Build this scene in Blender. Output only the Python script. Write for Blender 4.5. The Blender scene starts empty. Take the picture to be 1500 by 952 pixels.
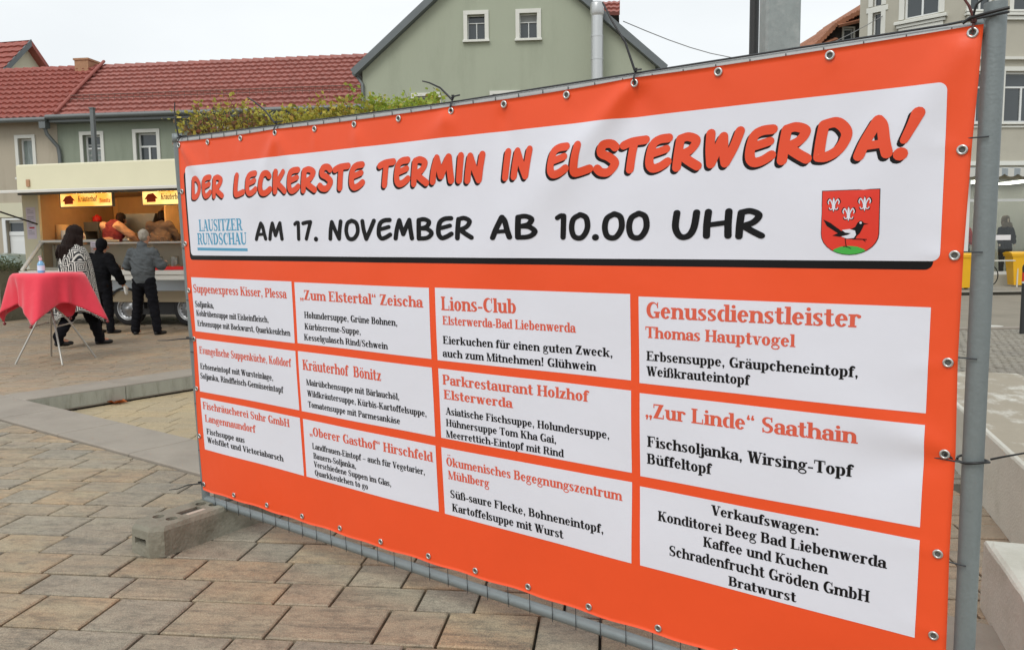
import bpy, bmesh, math, random
from mathutils import Vector, Matrix
from mathutils.geometry import delaunay_2d_cdt
random.seed(7)
sc = bpy.context.scene
C = sc.collection
rad = math.radians
# ---------------------------------------------------------------- camera
cam = bpy.data.cameras.new('camera'); camo = bpy.data.objects.new('camera', cam); C.objects.link(camo)
cam.sensor_width = 36; cam.lens = 36*1168/1500; cam.clip_start = .05; cam.clip_end = 2000
RR = [[0.999932, -0.011643, 0.0], [-0.001126, -0.096671, 0.995316], [-0.011588, -0.995248, -0.096677]]
camo.matrix_world = Matrix(((RR[0][0], -RR[0][1], -RR[0][2], 0), (RR[1][0], -RR[1][1], -RR[1][2], 0), (RR[2][0], -RR[2][1], -RR[2][2], 1.45), (0, 0, 0, 1)))
sc.camera = camo
# ---------------------------------------------------------------- overcast sky and soft sun
SUN_EL, SUN_AZ = rad(48), rad(205)          # azimuth clockwise from +Y: behind the camera, a little to the left
w = bpy.data.worlds.new('World'); sc.world = w; w.use_nodes = True
nt = w.node_tree; bg = nt.nodes['Background']
sky = nt.nodes.new('ShaderNodeTexSky'); sky.sky_type = 'NISHITA'; sky.sun_disc = False
sky.sun_elevation = SUN_EL; sky.sun_rotation = SUN_AZ; sky.air_density = 1.0; sky.dust_density = 3
hs = nt.nodes.new('ShaderNodeHueSaturation'); hs.inputs['Saturation'].default_value = .12
nt.links.new(sky.outputs[0], hs.inputs['Color'])
tc = nt.nodes.new('ShaderNodeTexCoord'); mp = nt.nodes.new('ShaderNodeMapping'); mp.inputs['Scale'].default_value = (1, 1, 2.6)
nz = nt.nodes.new('ShaderNodeTexNoise'); nz.inputs['Scale'].default_value = 1.7; nz.inputs['Detail'].default_value = 5; nz.inputs['Roughness'].default_value = .5
nt.links.new(tc.outputs['Generated'], mp.inputs[0]); nt.links.new(mp.outputs[0], nz.inputs['Vector'])
cr = nt.nodes.new('ShaderNodeValToRGB'); cr.color_ramp.elements[0].position = .3; cr.color_ramp.elements[0].color = (7.7, 8.15, 8.5, 1)
cr.color_ramp.elements[1].position = .7; cr.color_ramp.elements[1].color = (9.3, 9.7, 9.9, 1)
nt.links.new(nz.outputs[0], cr.inputs[0])
mx = nt.nodes.new('ShaderNodeMixRGB'); mx.inputs[0].default_value = .9
nt.links.new(hs.outputs[0], mx.inputs[1]); nt.links.new(cr.outputs[0], mx.inputs[2]); nt.links.new(mx.outputs[0], bg.inputs[0])
bg.inputs[1].default_value = .1
sun = bpy.data.lights.new('sun', 'SUN'); sun.energy = 1.15; sun.angle = rad(28); sun.color = (1, .97, .92)
so = bpy.data.objects.new('sun', sun); C.objects.link(so)
sd = Vector((math.sin(SUN_AZ)*math.cos(SUN_EL), math.cos(SUN_AZ)*math.cos(SUN_EL), math.sin(SUN_EL)))
so.rotation_euler = sd.to_track_quat('Z', 'Y').to_euler(); so.location = sd*30
sc.view_settings.view_transform = 'Standard'; sc.view_settings.look = 'None'; sc.view_settings.exposure = 0.13; sc.view_settings.gamma = 1
sc.cycles.use_denoising = True
sc.cycles.max_bounces = 8; sc.cycles.transparent_max_bounces = 12

# ---------------------------------------------------------------- materials
def rgb(r, g, b):
    f = lambda c: (c/255)/12.92 if c/255 <= .04045 else ((c/255+.055)/1.055)**2.4
    return (f(r), f(g), f(b), 1)
def mat(name, col, rough=.6, metal=0, spec=.5, noise=0, nscale=8, bump=0, bscale=60, var=0, dark=None, dscale=3, damt=0, coat=0, stretch=None, dthr=.5, bdist=.01):
    m = bpy.data.materials.new(name); m.use_nodes = True; n = m.node_tree.nodes; l = m.node_tree.links; b = n['Principled BSDF']
    b.inputs['Roughness'].default_value = rough; b.inputs['Metallic'].default_value = metal; b.inputs['Specular IOR Level'].default_value = spec
    b.inputs['Coat Weight'].default_value = coat
    col = tuple(col)+((1,) if len(col) == 3 else ())
    tcn = n.new('ShaderNodeTexCoord'); vec = tcn.outputs['Object']
    if stretch:
        mpn = n.new('ShaderNodeMapping'); mpn.inputs['Scale'].default_value = stretch; l.new(vec, mpn.inputs[0]); vec = mpn.outputs[0]
    if var:      # each piece its own offset into the pattern
        oi = n.new('ShaderNodeObjectInfo'); va = n.new('ShaderNodeVectorMath'); va.operation = 'ADD'
        ml = n.new('ShaderNodeVectorMath'); ml.operation = 'SCALE'; ml.inputs['Scale'].default_value = 57
        cx = n.new('ShaderNodeCombineXYZ'); l.new(oi.outputs['Random'], cx.inputs[0]); l.new(oi.outputs['Random'], cx.inputs[1]); l.new(cx.outputs[0], ml.inputs[0])
        l.new(vec, va.inputs[0]); l.new(ml.outputs[0], va.inputs[1]); vec = va.outputs[0]
    last = None
    def rgbnode(c):
        r = n.new('ShaderNodeRGB'); r.outputs[0].default_value = c; return r.outputs[0]
    last = rgbnode(col)
    if noise:
        t = n.new('ShaderNodeTexNoise'); t.inputs['Scale'].default_value = nscale; t.inputs['Detail'].default_value = 6; t.inputs['Roughness'].default_value = .65; l.new(vec, t.inputs['Vector'])
        mr = n.new('ShaderNodeMapRange'); mr.inputs[1].default_value = .25; mr.inputs[2].default_value = .75; mr.inputs[3].default_value = 1-noise; mr.inputs[4].default_value = 1+noise; l.new(t.outputs[0], mr.inputs[0])
        mm = n.new('ShaderNodeVectorMath'); mm.operation = 'SCALE'; l.new(last, mm.inputs[0]); l.new(mr.outputs[0], mm.inputs['Scale']); last = mm.outputs[0]
    if dark:
        t2 = n.new('ShaderNodeTexNoise'); t2.inputs['Scale'].default_value = dscale; t2.inputs['Detail'].default_value = 8; t2.inputs['Roughness'].default_value = .7; l.new(vec, t2.inputs['Vector'])
        m2 = n.new('ShaderNodeMapRange'); m2.inputs[1].default_value = dthr; m2.inputs[2].default_value = dthr+.2; m2.inputs[3].default_value = 0; m2.inputs[4].default_value = damt; l.new(t2.outputs[0], m2.inputs[0])
        mi = n.new('ShaderNodeMixRGB'); l.new(m2.outputs[0], mi.inputs[0]); l.new(last, mi.inputs[1]); mi.inputs[2].default_value = tuple(dark)+((1,) if len(dark) == 3 else ()); last = mi.outputs[0]
    l.new(last, b.inputs['Base Color'])
    if bump:
        t3 = n.new('ShaderNodeTexNoise'); t3.inputs['Scale'].default_value = bscale; t3.inputs['Detail'].default_value = 6; l.new(vec, t3.inputs['Vector'])
        bp = n.new('ShaderNodeBump'); bp.inputs['Strength'].default_value = bump; bp.inputs['Distance'].default_value = bdist; l.new(t3.outputs[0], bp.inputs['Height']); l.new(bp.outputs[0], b.inputs['Normal'])
    return m
def emis(name, col, s):
    m = mat(name, col, .5); b = m.node_tree.nodes['Principled BSDF']
    b.inputs['Emission Color'].default_value = tuple(col)[:3]+(1,); b.inputs['Emission Strength'].default_value = s; return m
M = {}
# ---------------------------------------------------------------- mesh helpers
class MB:
    def __init__(s): s.v = []; s.f = []; s.sm = []
    def add(s, vs, fs, smooth=False):
        b = len(s.v); s.v += [tuple(v) for v in vs]; s.f += [tuple(b+i for i in f) for f in fs]; s.sm += [smooth]*len(fs); return s
    def box(s, x0, y0, z0, x1, y1, z1):
        return s.add([(x0, y0, z0), (x1, y0, z0), (x1, y1, z0), (x0, y1, z0), (x0, y0, z1), (x1, y0, z1), (x1, y1, z1), (x0, y1, z1)],
                     [(0, 3, 2, 1), (4, 5, 6, 7), (0, 1, 5, 4), (1, 2, 6, 5), (2, 3, 7, 6), (3, 0, 4, 7)])
    def cbox(s, x0, y0, z0, x1, y1, z1, c=.01):      # box with chamfered upper edges
        return s.add([(x0, y0, z0), (x1, y0, z0), (x1, y1, z0), (x0, y1, z0), (x0, y0, z1-c), (x1, y0, z1-c), (x1, y1, z1-c), (x0, y1, z1-c),
                      (x0+c, y0+c, z1), (x1-c, y0+c, z1), (x1-c, y1-c, z1), (x0+c, y1-c, z1)],
                     [(0, 1, 5, 4), (1, 2, 6, 5), (2, 3, 7, 6), (3, 0, 4, 7), (4, 5, 9, 8), (5, 6, 10, 9), (6, 7, 11, 10), (7, 4, 8, 11), (8, 9, 10, 11)])
    def tube(s, pts, r, n=10, cap=True, r1=None):
        pts = [Vector(p) for p in pts]; rings = []; up = Vector((0, 0, 1)); N = len(pts)
        for i, p in enumerate(pts):
            d = (pts[min(i+1, N-1)]-pts[max(i-1, 0)]).normalized()
            a = d.cross(up)
            if a.length < 1e-3: a = d.cross(Vector((1, 0, 0)))
            a.normalize(); b = d.cross(a)
            rr = r[i] if isinstance(r, (list, tuple)) else (r if r1 is None else r+(r1-r)*i/max(1, N-1))
            rings.append([p+a*rr*math.cos(2*math.pi*k/n)+b*rr*math.sin(2*math.pi*k/n) for k in range(n)])
        vs = [v for g in rings for v in g]; fs = []
        for i in range(N-1):
            for k in range(n): fs.append((i*n+k, i*n+(k+1) % n, (i+1)*n+(k+1) % n, (i+1)*n+k))
        s.add(vs, fs, True)
        if cap: s.add(rings[0], [tuple(range(n))[::-1]]); s.add(rings[-1], [tuple(range(n))])
        return s
    def lathe(s, prof, c=(0, 0, 0), n=16):
        vs = []; fs = []
        for r, z in prof:
            for k in range(n): vs.append((c[0]+r*math.cos(2*math.pi*k/n), c[1]+r*math.sin(2*math.pi*k/n), c[2]+z))
        for i in range(len(prof)-1):
            for k in range(n): fs.append((i*n+k, i*n+(k+1) % n, (i+1)*n+(k+1) % n, (i+1)*n+k))
        return s.add(vs, fs, True)
    def torus(s, c, ax, R_, r, n=20, m=8):
        ax = Vector(ax).normalized(); a = ax.cross(Vector((0, 0, 1)))
        if a.length < 1e-3: a = Vector((1, 0, 0))
        a.normalize(); b = ax.cross(a); c = Vector(c); vs = []; fs = []
        for i in range(n):
            t = 2*math.pi*i/n; d = a*math.cos(t)+b*math.sin(t)
            for k in range(m): q = 2*math.pi*k/m; vs.append(c+d*(R_+r*math.cos(q))+ax*r*math.sin(q))
        for i in range(n):
            for k in range(m): fs.append((i*m+k, ((i+1) % n)*m+k, ((i+1) % n)*m+(k+1) % m, i*m+(k+1) % m))
        return s.add(vs, fs, True)
    def prism(s, poly, y0, y1):       # polygon in x-z pushed along y
        n = len(poly); vs = [(x, y0, z) for x, z in poly]+[(x, y1, z) for x, z in poly]
        return s.add(vs, [tuple(range(n)), tuple(range(2*n-1, n-1, -1))]+[((k+1) % n, k, n+k, n+(k+1) % n) for k in range(n)])
    def obj(s, name, m, parent=None, **kw):
        me = bpy.data.meshes.new(name); me.from_pydata(s.v, [], s.f); me.polygons.foreach_set('use_smooth', s.sm)
        o = bpy.data.objects.new(name, me); C.objects.link(o)
        if m: me.materials.append(M[m] if isinstance(m, str) else m)
        if parent: o.parent = parent
        for k, v in kw.items(): o[k] = v
        return o
def thing(name, label, cat, loc=(0, 0, 0), rz=0, group=None):
    o = bpy.data.objects.new(name, None); o.empty_display_size = .1; C.objects.link(o); o.location = loc; o.rotation_euler = (0, 0, rz)
    o['label'] = label; o['category'] = cat
    if group: o['group'] = group
    return o
def tag(o, label, cat, group=None):
    o['label'] = label; o['category'] = cat
    if group: o['group'] = group
    return o
def copy_tree(o, parent=None):
    c = o.copy(); C.objects.link(c); c.parent = parent
    if parent: c.matrix_parent_inverse = o.matrix_parent_inverse
    for ch in list(o.children): copy_tree(ch, c)
    return c
def fix_normals(o):
    bm = bmesh.new(); bm.from_mesh(o.data); bmesh.ops.recalc_face_normals(bm, faces=bm.faces); bm.to_mesh(o.data); bm.free()
# ---------------------------------------------------------------- lettering
from mathutils.geometry import delaunay_2d_cdt
def ell(bx, a, ):
    x0, y0, x1, y1 = bx
    return ((x0+x1)/2+(x1-x0)/2*math.cos(a), (y0+y1)/2+(y1-y0)/2*math.sin(a))
def ring(o, i, a0=0, a1=360, n=None):
    n = n or max(4, int(abs(a1-a0)/18)); L = []
    for k in range(n):
        a = math.radians(a0+(a1-a0)*k/n); b = math.radians(a0+(a1-a0)*(k+1)/n)
        L.append([ell(o, a), ell(o, b), ell(i, b), ell(i, a)])
    return L
def rc(x0, y0, x1, y1): return [[(x0, y0), (x1, y0), (x1, y1), (x0, y1)]]
def ln(x0, y0, x1, y1, w): return [[(x0-w/2, y0), (x0+w/2, y0), (x1+w/2, y1), (x1-w/2, y1)]]
def ball(x, y, r): return [[(x+r*math.cos(t*math.pi/6), y+r*math.sin(t*math.pi/6)) for t in range(12)]]
T, H, S, P, XH = .222, .088, .092, .075, .70
def st(x, y0=0, y1=1, w=T, bl=P, br=P, tl=P, tr=P):
    L = rc(x, y0, x+w, y1)
    if bl or br: L += rc(x-bl, y0, x+w+br, y0+S)
    if tl or tr: L += rc(x-tl, y1-S, x+w+tr, y1)
    return L
def rnd(x0, x1, y0, y1, a0=0, a1=360, t=T, h=H): return ring((x0, y0, x1, y1), (x0+t, y0+h, x1-t, y1-h), a0, a1)
def arch(x, x2, base=0):      # arch from stem ending at x to stem beginning at x2
    return ring((x-T*.6, XH-.52, x2+T, XH), (x, XH-.42, x2, XH-.12), 0, 170) + rc(x2, base, x2+T, XH-.26)
def dots(x): return ball(x-.12, XH+.2, .075)+ball(x+.12, XH+.2, .075)
def bowl_l(x0, xs): return ring((x0, -.015, xs+.12, XH+.015), (x0+T, H, xs, XH-H), 60, 300)
def bowl_r(xs, x1): return ring((xs-.12, -.015, x1, XH+.015), (xs, H, x1-T, XH-H), -120, 120)
def sgl(x, w, y0, y1):        # letter s built of two bows and a thick spine
    h = y1-y0; m = y0+h*.5; k = .62
    top = (x, y0+h*.44, x+w, y1+.012); bot = (x, y0-.012, x+w, y0+h*.56); t2 = T*.85
    L = ring(top, (x+t2, top[1]+H*1.8, x+w-.1, top[3]-H), 30, 270)
    L += ring(bot, (x+.1, bot[1]+H, x+w-t2, bot[3]-H*1.8), -150, 90)
    c = x+w/2
    L += [[(x+w*.12, m+h*.03), (c-.02, m-h*.13), (x+w*.9, m-h*.04), (c+.02, m+h*.13)]]
    L += rc(x+w-.12, y1-h*.30, x+w-.05, y1)+rc(x+.03, y0, x+.1, y0+h*.30)
    return L
def mkserif():
    F = {}
    def a():
        L = ring((.0, -.015, .46, .42), (T*.95, H, .40, .42-H), 60, 300)
        L += st(.36, 0, XH-.2, T, 0, P+.02, 0, 0)+ring((.03, XH-.40, .36+T, XH+.012), (.13, XH-.32, .36, XH-H), 0, 165)+ball(.12, XH-.19, .095)
        L += rc(.2, .42-H, .38, .42)
        return L, .63
    F['a'] = a()
    F['b'] = (st(.06, 0, 1, T, 0, 0, P, 0)+bowl_r(.06+T, .66), .70)
    F['c'] = (ring((.02, -.015, .58, XH+.015), (.02+T, H, .54, XH-H), 45, 325)+ball(.46, XH-.17, .095), .60)
    F['d'] = (st(.44, 0, 1, T, 0, P, P, 0)+bowl_l(.02, .44), .72)
    F['e'] = (ring((.02, -.015, .60, XH+.015), (.02+T, H, .60-T*.85, XH-H), 0, 325)+rc(.12, .34, .59, .34+H), .64)
    F['f'] = (st(.08, 0, .75, T, P, P, 0, 0)+ring((.08, .5, .56, 1.01), (.08+T, .5, .52, 1.01-H), 40, 180)+ball(.43, .87, .09)+rc(0, XH-S, .42, XH), .46)
    F['g'] = (rnd(.04, .54, .20, XH+.012, t=T*.85)+ring((.02, -.29, .62, .14), (.12, -.29+H, .52, .04), 0, 360)+rc(.16, .06, .46, .17)+ring((.04, .08, .3, .32), (.1, .14, .3, .26), 120, 250)+rc(.46, XH-.12, .6, XH-.04)+ball(.6, XH-.05, .065), .66)
    F['h'] = (st(.06, 0, 1, T, P, P*.7, P, 0)+arch(.06+T, .48)+rc(.44, 0, .48+T+P, S), .76)
    F['i'] = (st(.08, 0, XH, T, P, P, P, 0)+ball(.17, .89, .105), .36)
    F['j'] = (st(.12, -.1, XH, T, 0, 0, P, 0)+ball(.2, .89, .105)+ring((-.12, -.29, .12+T, .08), (-.05, -.29+H, .12, .08), -120, 0)+ball(-.03, -.19, .08), .36)
    F['k'] = (st(.06, 0, 1, T, P, P*.6, P, 0)+ln(.26, .26, .58, XH, .09)+ln(.6, 0, .38, .44, T)+rc(.45, 0, .75, S)+rc(.44, XH-S, .7, XH), .75)
    F['l'] = (st(.08, 0, 1, T, P, P, P, 0), .35)
    F['m'] = (st(.06, 0, XH, T, P, P*.6, P, 0)+arch(.06+T, .46)+rc(.42, 0, .46+T+P*.6, S)+arch(.46+T, .86)+rc(.82, 0, .86+T+P, S), 1.13)
    F['n'] = (st(.06, 0, XH, T, P, P*.7, P, 0)+arch(.06+T, .48)+rc(.44, 0, .48+T+P, S), .76)
    F['o'] = (rnd(.02, .62, -.015, XH+.015), .66)
    F['p'] = (st(.06, -.28, XH, T, P, P, P, 0)+bowl_r(.06+T, .66), .70)
    F['q'] = (st(.44, -.28, XH, T, P, P, 0, 0)+bowl_l(.02, .44), .72)
    F['r'] = (st(.06, 0, XH, T, P, P, P, 0)+ring((.13, XH-.5, .58, XH+.012), (.25, XH-.42, .52, XH-.1), 55, 175)+ball(.46, XH-.12, .095), .57)
    F['s'] = (sgl(.02, .48, 0, XH), .54)
    F['t'] = (st(.1, .12, .92, T, 0, 0, 0, 0)+ring((.1, -.015, .52, .35), (.1+T, H, .46, .35), 180, 340)+rc(0, XH-S, .44, XH), .49)
    F['u'] = (rc(.08, .2, .08+T, XH)+rc(.0, XH-S, .2, XH)+ring((.08, -.015, .60, .45), (.08+T, .10, .48, .45), 180, 330)+st(.48, 0, XH, T, 0, P, P, 0), .77)
    F['v'] = (ln(.17, XH, .34, 0, T)+ln(.54, XH, .36, 0, .07)+rc(0, XH-S, .33, XH)+rc(.42, XH-S, .67, XH), .66)
    F['w'] = (ln(.16, XH, .30, 0, T)+ln(.46, XH, .32, 0, .07)+ln(.48, XH, .64, 0, T)+ln(.82, XH, .66, 0, .07)+rc(0, XH-S, .32, XH)+rc(.36, XH-S, .58, XH)+rc(.72, XH-S, .94, XH), .94)
    F['x'] = (ln(.16, XH, .52, 0, T+.03)+ln(.54, XH, .14, 0, .075)+rc(0, XH-S, .32, XH)+rc(.4, XH-S, .65, XH)+rc(0, 0, .28, S)+rc(.36, 0, .7, S), .70)
    F['y'] = (ln(.17, XH, .35, 0, T)+ln(.54, XH, .28, -.22, .07)+rc(0, XH-S, .33, XH)+rc(.42, XH-S, .67, XH)+ball(.2, -.18, .085), .66)
    F['z'] = (ln(.14, 0, .44, XH, T+.03)+rc(.04, 0, .54, S)+rc(.04, XH-S, .54, XH)+rc(.04, XH-.22, .1, XH)+rc(.48, 0, .54, .22), .59)
    F['ä'] = (F['a'][0]+dots(.3), .63); F['ö'] = (F['o'][0]+dots(.32), .66); F['ü'] = (F['u'][0]+dots(.36), .77)
    F['ß'] = (st(.06, 0, .75, T, P, .02, P, 0)+ring((.06, .5, .62, 1.01), (.06+T*.9, .5, .62-T*.8, 1.01-H), 0, 180)+ring((.2, .48, .62, 1.0), (.3, .55, .45, .93), -90, 10)+ring((.28, -.015, .70, .58), (.3, H, .70-T, .58-H), -110, 100), .73)
    F['A'] = (ln(.40, 1, .70, 0, T+.03)+ln(.38, 1, .12, 0, .075)+rc(.2, .28, .62, .28+H)+rc(-.02, 0, .28, S)+rc(.52, 0, .87, S), .86)
    def B2(y0, y1, x1): return ring((.0, y0, x1, y1), (.3-.16, y0+H, x1-T, y1-H), -90, 90)
    F['B'] = (st(.08, 0, 1)+rc(.2, .5, .5, .5+H)+rc(.2, 0, .5, H)+rc(.2, 1-H, .48, 1)+ring((.25, .5, .72, 1), (.3, .5+H, .72-T, 1-H), -90, 90)+ring((.25, 0, .77, .57), (.3, H, .77-T, .57-H), -90, 90), .82)
    F['C'] = (ring((.03, -.015, .79, 1.015), (.03+T*1.1, H, .75, 1-H), 40, 322)+rc(.68, .64, .74, 1), .80)
    F['D'] = (st(.08, 0, 1)+ring((-.02, 0, .83, 1), (.0, H, .83-T*1.1, 1-H), -75, 75)+rc(.2, 0, .52, H)+rc(.2, 1-H, .52, 1), .88)
    F['E'] = (st(.08, 0, 1)+rc(.2, 0, .74, S)+rc(.2, 1-S, .70, 1)+rc(.2, .48, .48, .48+H)+rc(.68, 0, .745, .28)+rc(.64, .74, .70, 1)+rc(.46, .36, .52, .68), .80)
    F['F'] = (st(.08, 0, 1)+rc(.2, 1-S, .70, 1)+rc(.2, .48, .48, .48+H)+rc(.64, .72, .70, 1)+rc(.46, .36, .52, .68), .75)
    F['G'] = (ring((.03, -.015, .79, 1.015), (.03+T*1.1, H, .72, 1-H), 40, 320)+rc(.68, .64, .74, 1)+rc(.58, .02, .58+T, .42)+rc(.48, .42-S, .86, .42), .88)
    F['H'] = (st(.08, 0, 1)+st(.62, 0, 1)+rc(.2, .47, .7, .47+H), .92)
    F['I'] = (st(.10, 0, 1), .42)
    F['K'] = (st(.08, 0, 1)+ln(.26, .4, .68, 1, .085)+ln(.70, 0, .42, .62, T+.02)+rc(.52, 0, .90, S)+rc(.52, 1-S, .84, 1), .90)
    F['L'] = (st(.08, 0, 1)+rc(.2, 0, .72, S)+rc(.66, 0, .72, .34), .76)
    F['M'] = (st(.08, 0, 1, .08)+st(.80, 0, 1)+ln(.15, 1, .48, 0, T)+ln(.84, 1, .48, 0, .07), 1.10)
    F['N'] = (st(.08, 0, 1, .08)+rc(.70, 0, .78, 1)+rc(.6, 1-S, .88, 1)+ln(.15, 1, .70, 0, T), .92)
    F['O'] = (rnd(.03, .83, -.015, 1.015, t=T*1.1), .87); F['Ö'] = (F['O'][0]+[[(x, y+.36) for x, y in q] for q in dots(.43)], .87)
    F['P'] = (st(.08, 0, 1)+rc(.2, .42, .5, .42+H)+rc(.2, 1-H, .48, 1)+ring((.25, .42, .76, 1), (.3, .42+H, .76-T, 1-H), -90, 90), .79)
    F['Q'] = (F['O'][0]+ring((.42, -.2, .95, .3), (.52, -.12, .9, .22), 130, 330), .87)
    F['R'] = (st(.08, 0, 1)+rc(.2, .46, .5, .46+H)+rc(.2, 1-H, .48, 1)+ring((.25, .46, .76, 1), (.3, .46+H, .76-T, 1-H), -90, 90)+ln(.72, 0, .52, .48, T)+rc(.62, 0, .9, S), .88)
    F['S'] = (sgl(.05, .62, 0, 1), .72)
    F['T'] = (st(.31, 0, 1)+rc(.02, 1-S, .79, 1)+rc(.02, .70, .08, 1)+rc(.73, .70, .79, 1), .81)
    F['U'] = (rc(.08, .3, .08+T, 1)+rc(0, 1-S, .35, 1)+ring((.08, -.015, .78, .6), (.08+T, H*1.3, .70, .6), 180, 360)+rc(.70, .3, .78, 1)+rc(.6, 1-S, .88, 1), .90)
    F['V'] = (ln(.17, 1, .42, 0, T+.03)+ln(.70, 1, .44, 0, .075)+rc(-.02, 1-S, .36, 1)+rc(.56, 1-S, .84, 1), .82)
    F['W'] = (ln(.17, 1, .36, 0, T+.02)+ln(.54, 1, .38, 0, .075)+ln(.56, 1, .76, 0, T+.02)+ln(1.0, 1, .78, 0, .075)+rc(-.02, 1-S, .34, 1)+rc(.42, 1-S, .70, 1)+rc(.86, 1-S, 1.14, 1), 1.12)
    F['Z'] = (ln(.16, 0, .58, 1, T+.04)+rc(.05, 0, .72, S)+rc(.05, 1-S, .70, 1)+rc(.05, .72, .11, 1)+rc(.66, 0, .72, .3), .78)
    def com(x, y): return ball(x, y, .1)+[[(x+.1, y), (x+.02, y-.26), (x-.06, y-.24), (x-.02, y-.02)]]
    def inv(x, y): return ball(x, y, .095)+[[(x-.095, y), (x-.02, y+.24), (x+.06, y+.22), (x+.02, y)]]
    F[','] = (com(.16, .1), .34); F['.'] = (ball(.16, .1, .105), .34); F[':'] = (ball(.16, .1, .105)+ball(.16, .58, .105), .34)
    F['!'] = (ball(.17, .1, .105)+[[(.12, .3), (.22, .3), (.28, 1), (.06, 1)]], .38)
    F['-'] = (rc(.04, .24, .40, .36), .44); F['–'] = (rc(.02, .26, .66, .35), .70); F['/'] = (ln(.04, -.1, .34, 1.05, .08), .40)
    F['„'] = (com(.14, .1)+com(.38, .1), .52); F['“'] = (inv(.14, .76)+inv(.38, .76), .52)
    return F
def smooth(pts, n=5):
    if len(pts) < 3: return pts
    o = []
    for i in range(len(pts)-1):
        p0 = pts[max(i-1, 0)]; p1 = pts[i]; p2 = pts[i+1]; p3 = pts[min(i+2, len(pts)-1)]
        for k in range(n):
            t = k/n
            o.append(tuple(.5*((2*p1[j])+(p2[j]-p0[j])*t+(2*p0[j]-5*p1[j]+4*p2[j]-p3[j])*t*t+(3*p1[j]-p0[j]-3*p2[j]+p3[j])*t**3) for j in range(2)))
    return o+[pts[-1]]
def brush(pts, w0, w1=None, sm=True):
    w1 = w1 or w0
    q = smooth(pts) if sm else pts
    L = []; n = len(q)
    for i, (x, y) in enumerate(q):
        r = (w0+(w1-w0)*i/max(1, n-1))/2; L += ball(x, y, r)
        if i < n-1:
            x2, y2 = q[i+1]; r2 = (w0+(w1-w0)*(i+1)/max(1, n-1))/2
            d = math.hypot(x2-x, y2-y)
            if d > 1e-6:
                nx, ny = -(y2-y)/d, (x2-x)/d
                L.append([(x+nx*r, y+ny*r), (x2+nx*r2, y2+ny*r2), (x2-nx*r2, y2-ny*r2), (x-nx*r, y-ny*r)][::-1])
    return L
def mkcomic(w):
    a = w/2; b = 1-w/2; F = {}
    def s(*p, w0=w, w1=None): return brush(list(p), w0, w1)
    F['A'] = (s((a, a), (.22, .45), (.42, b), w1=w*1.05)+s((.42, b), (.52, .75), (.60, .4), (.68, a+.02))+s((.2, .33), (.58, .36), w0=w*.8), .80)
    F['B'] = (s((a+.03, b-.02), (a+.02, .5), (a+.02, a))+s((a+.03, b-.02), (.36, b+.01), (.56, .80), (.46, .60), (.22, .53), w0=w*.95)+s((.22, .53), (.48, .50), (.66, .32), (.48, a+.03), (a+.02, a), w0=w*.95), .80)
    F['C'] = (s((.60, .76), (.50, b), (.26, .82), (a, .42), (.18, a+.03), (.40, a+.01), (.62, .26)), .72)
    F['D'] = (s((a+.04, b-.03), (a+.01, .5), (a, a))+s((a+.04, b-.03), (.44, b), (.66, .62), (.54, .28), (.30, a), (a, a)), .80)
    F['E'] = (s((.60, b), (.34, b-.02), (a+.05, .72), (a, .3), (.22, a), (.42, .14), (.62, .26))+s((a+.06, .50), (.34, .54), (.56, .60), w0=w*.9), .72)
    F['H'] = (s((a+.03, b), (a, .5), (a, a))+s((.66, b), (.65, .5), (.66, a))+s((a, .46), (.66, .54), w0=w*.85), .80)
    F['I'] = (s((a+.05, b), (a+.02, .5), (a, a)), .28)
    F['K'] = (s((a+.05, b), (a+.01, .5), (a, a))+s((.58, b-.03), (.36, .62), (.2, .46), w0=w*.95)+s((.2, .46), (.42, .30), (.64, a)), .74)
    F['L'] = (s((a+.08, b), (a+.01, .5), (a, .14), (.26, a), (.56, .2)), .64)
    F['M'] = (s((a, a), (.16, .5), (.27, b-.02))+s((.27, b-.02), (.36, .55), (.44, .28))+s((.44, .28), (.58, .6), (.72, b-.02))+s((.72, b-.02), (.76, .5), (.82, a)), .96)
    F['N'] = (s((a, a), (a+.03, .5), (.20, b-.02))+s((.20, b-.02), (.36, .5), (.56, a))+s((.56, a), (.60, .5), (.66, b)), .80)
    F['O'] = (s((.40, b), (.18, .80), (a, .44), (.22, a+.01), (.50, .10), (.70, .40), (.64, .78), (.42, b), (.36, b)), .80)
    F['R'] = (s((a+.04, b-.03), (a+.01, .5), (a, a))+s((a+.04, b-.03), (.36, b+.01), (.58, .78), (.46, .56), (.20, .44), w0=w*.95)+s((.20, .44), (.44, .26), (.66, .12)), .76)
    F['S'] = (s((.58, .78), (.46, b), (.24, .86), (.20, .64), (.42, .52), (.60, .34), (.44, a), (.22, a), (a-.02, .22)), .70)
    F['T'] = (s((a-.05, b-.10), (.30, b-.02), (.68, b))+s((.36, b-.02), (.32, .5), (.30, a)), .68)
    F['U'] = (s((a+.03, b), (a, .4), (.24, a), (.46, .12), (.60, .4), (.66, b)), .80)
    F['V'] = (s((a, b), (.16, .5), (.28, a))+s((.28, a), (.48, .5), (.66, b)), .74)
    F['W'] = (s((a+.02, b), (a+.03, .5), (.20, a))+s((.20, a), (.34, .48), (.46, .78))+s((.46, .78), (.50, .4), (.56, a))+s((.56, a), (.74, .5), (.86, b)), .98)
    F['0'] = (s((.38, b), (.16, .76), (a, .42), (.20, a+.01), (.46, .08), (.64, .40), (.60, .78), (.42, b), (.36, b)), .74)
    F['1'] = (s((a-.06, b-.08), (.16, b), (.26, b-.01), w0=w*.9)+s((.26, b-.01), (.25, .5), (.24, a)), .40)
    F['7'] = (s((a, b-.06), (.30, b-.02), (.56, b), w0=w*.95)+s((.56, b), (.44, .6), (.26, a)), .64)
    F['.'] = (ball(.14, .1, w*.62), .30)
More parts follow.
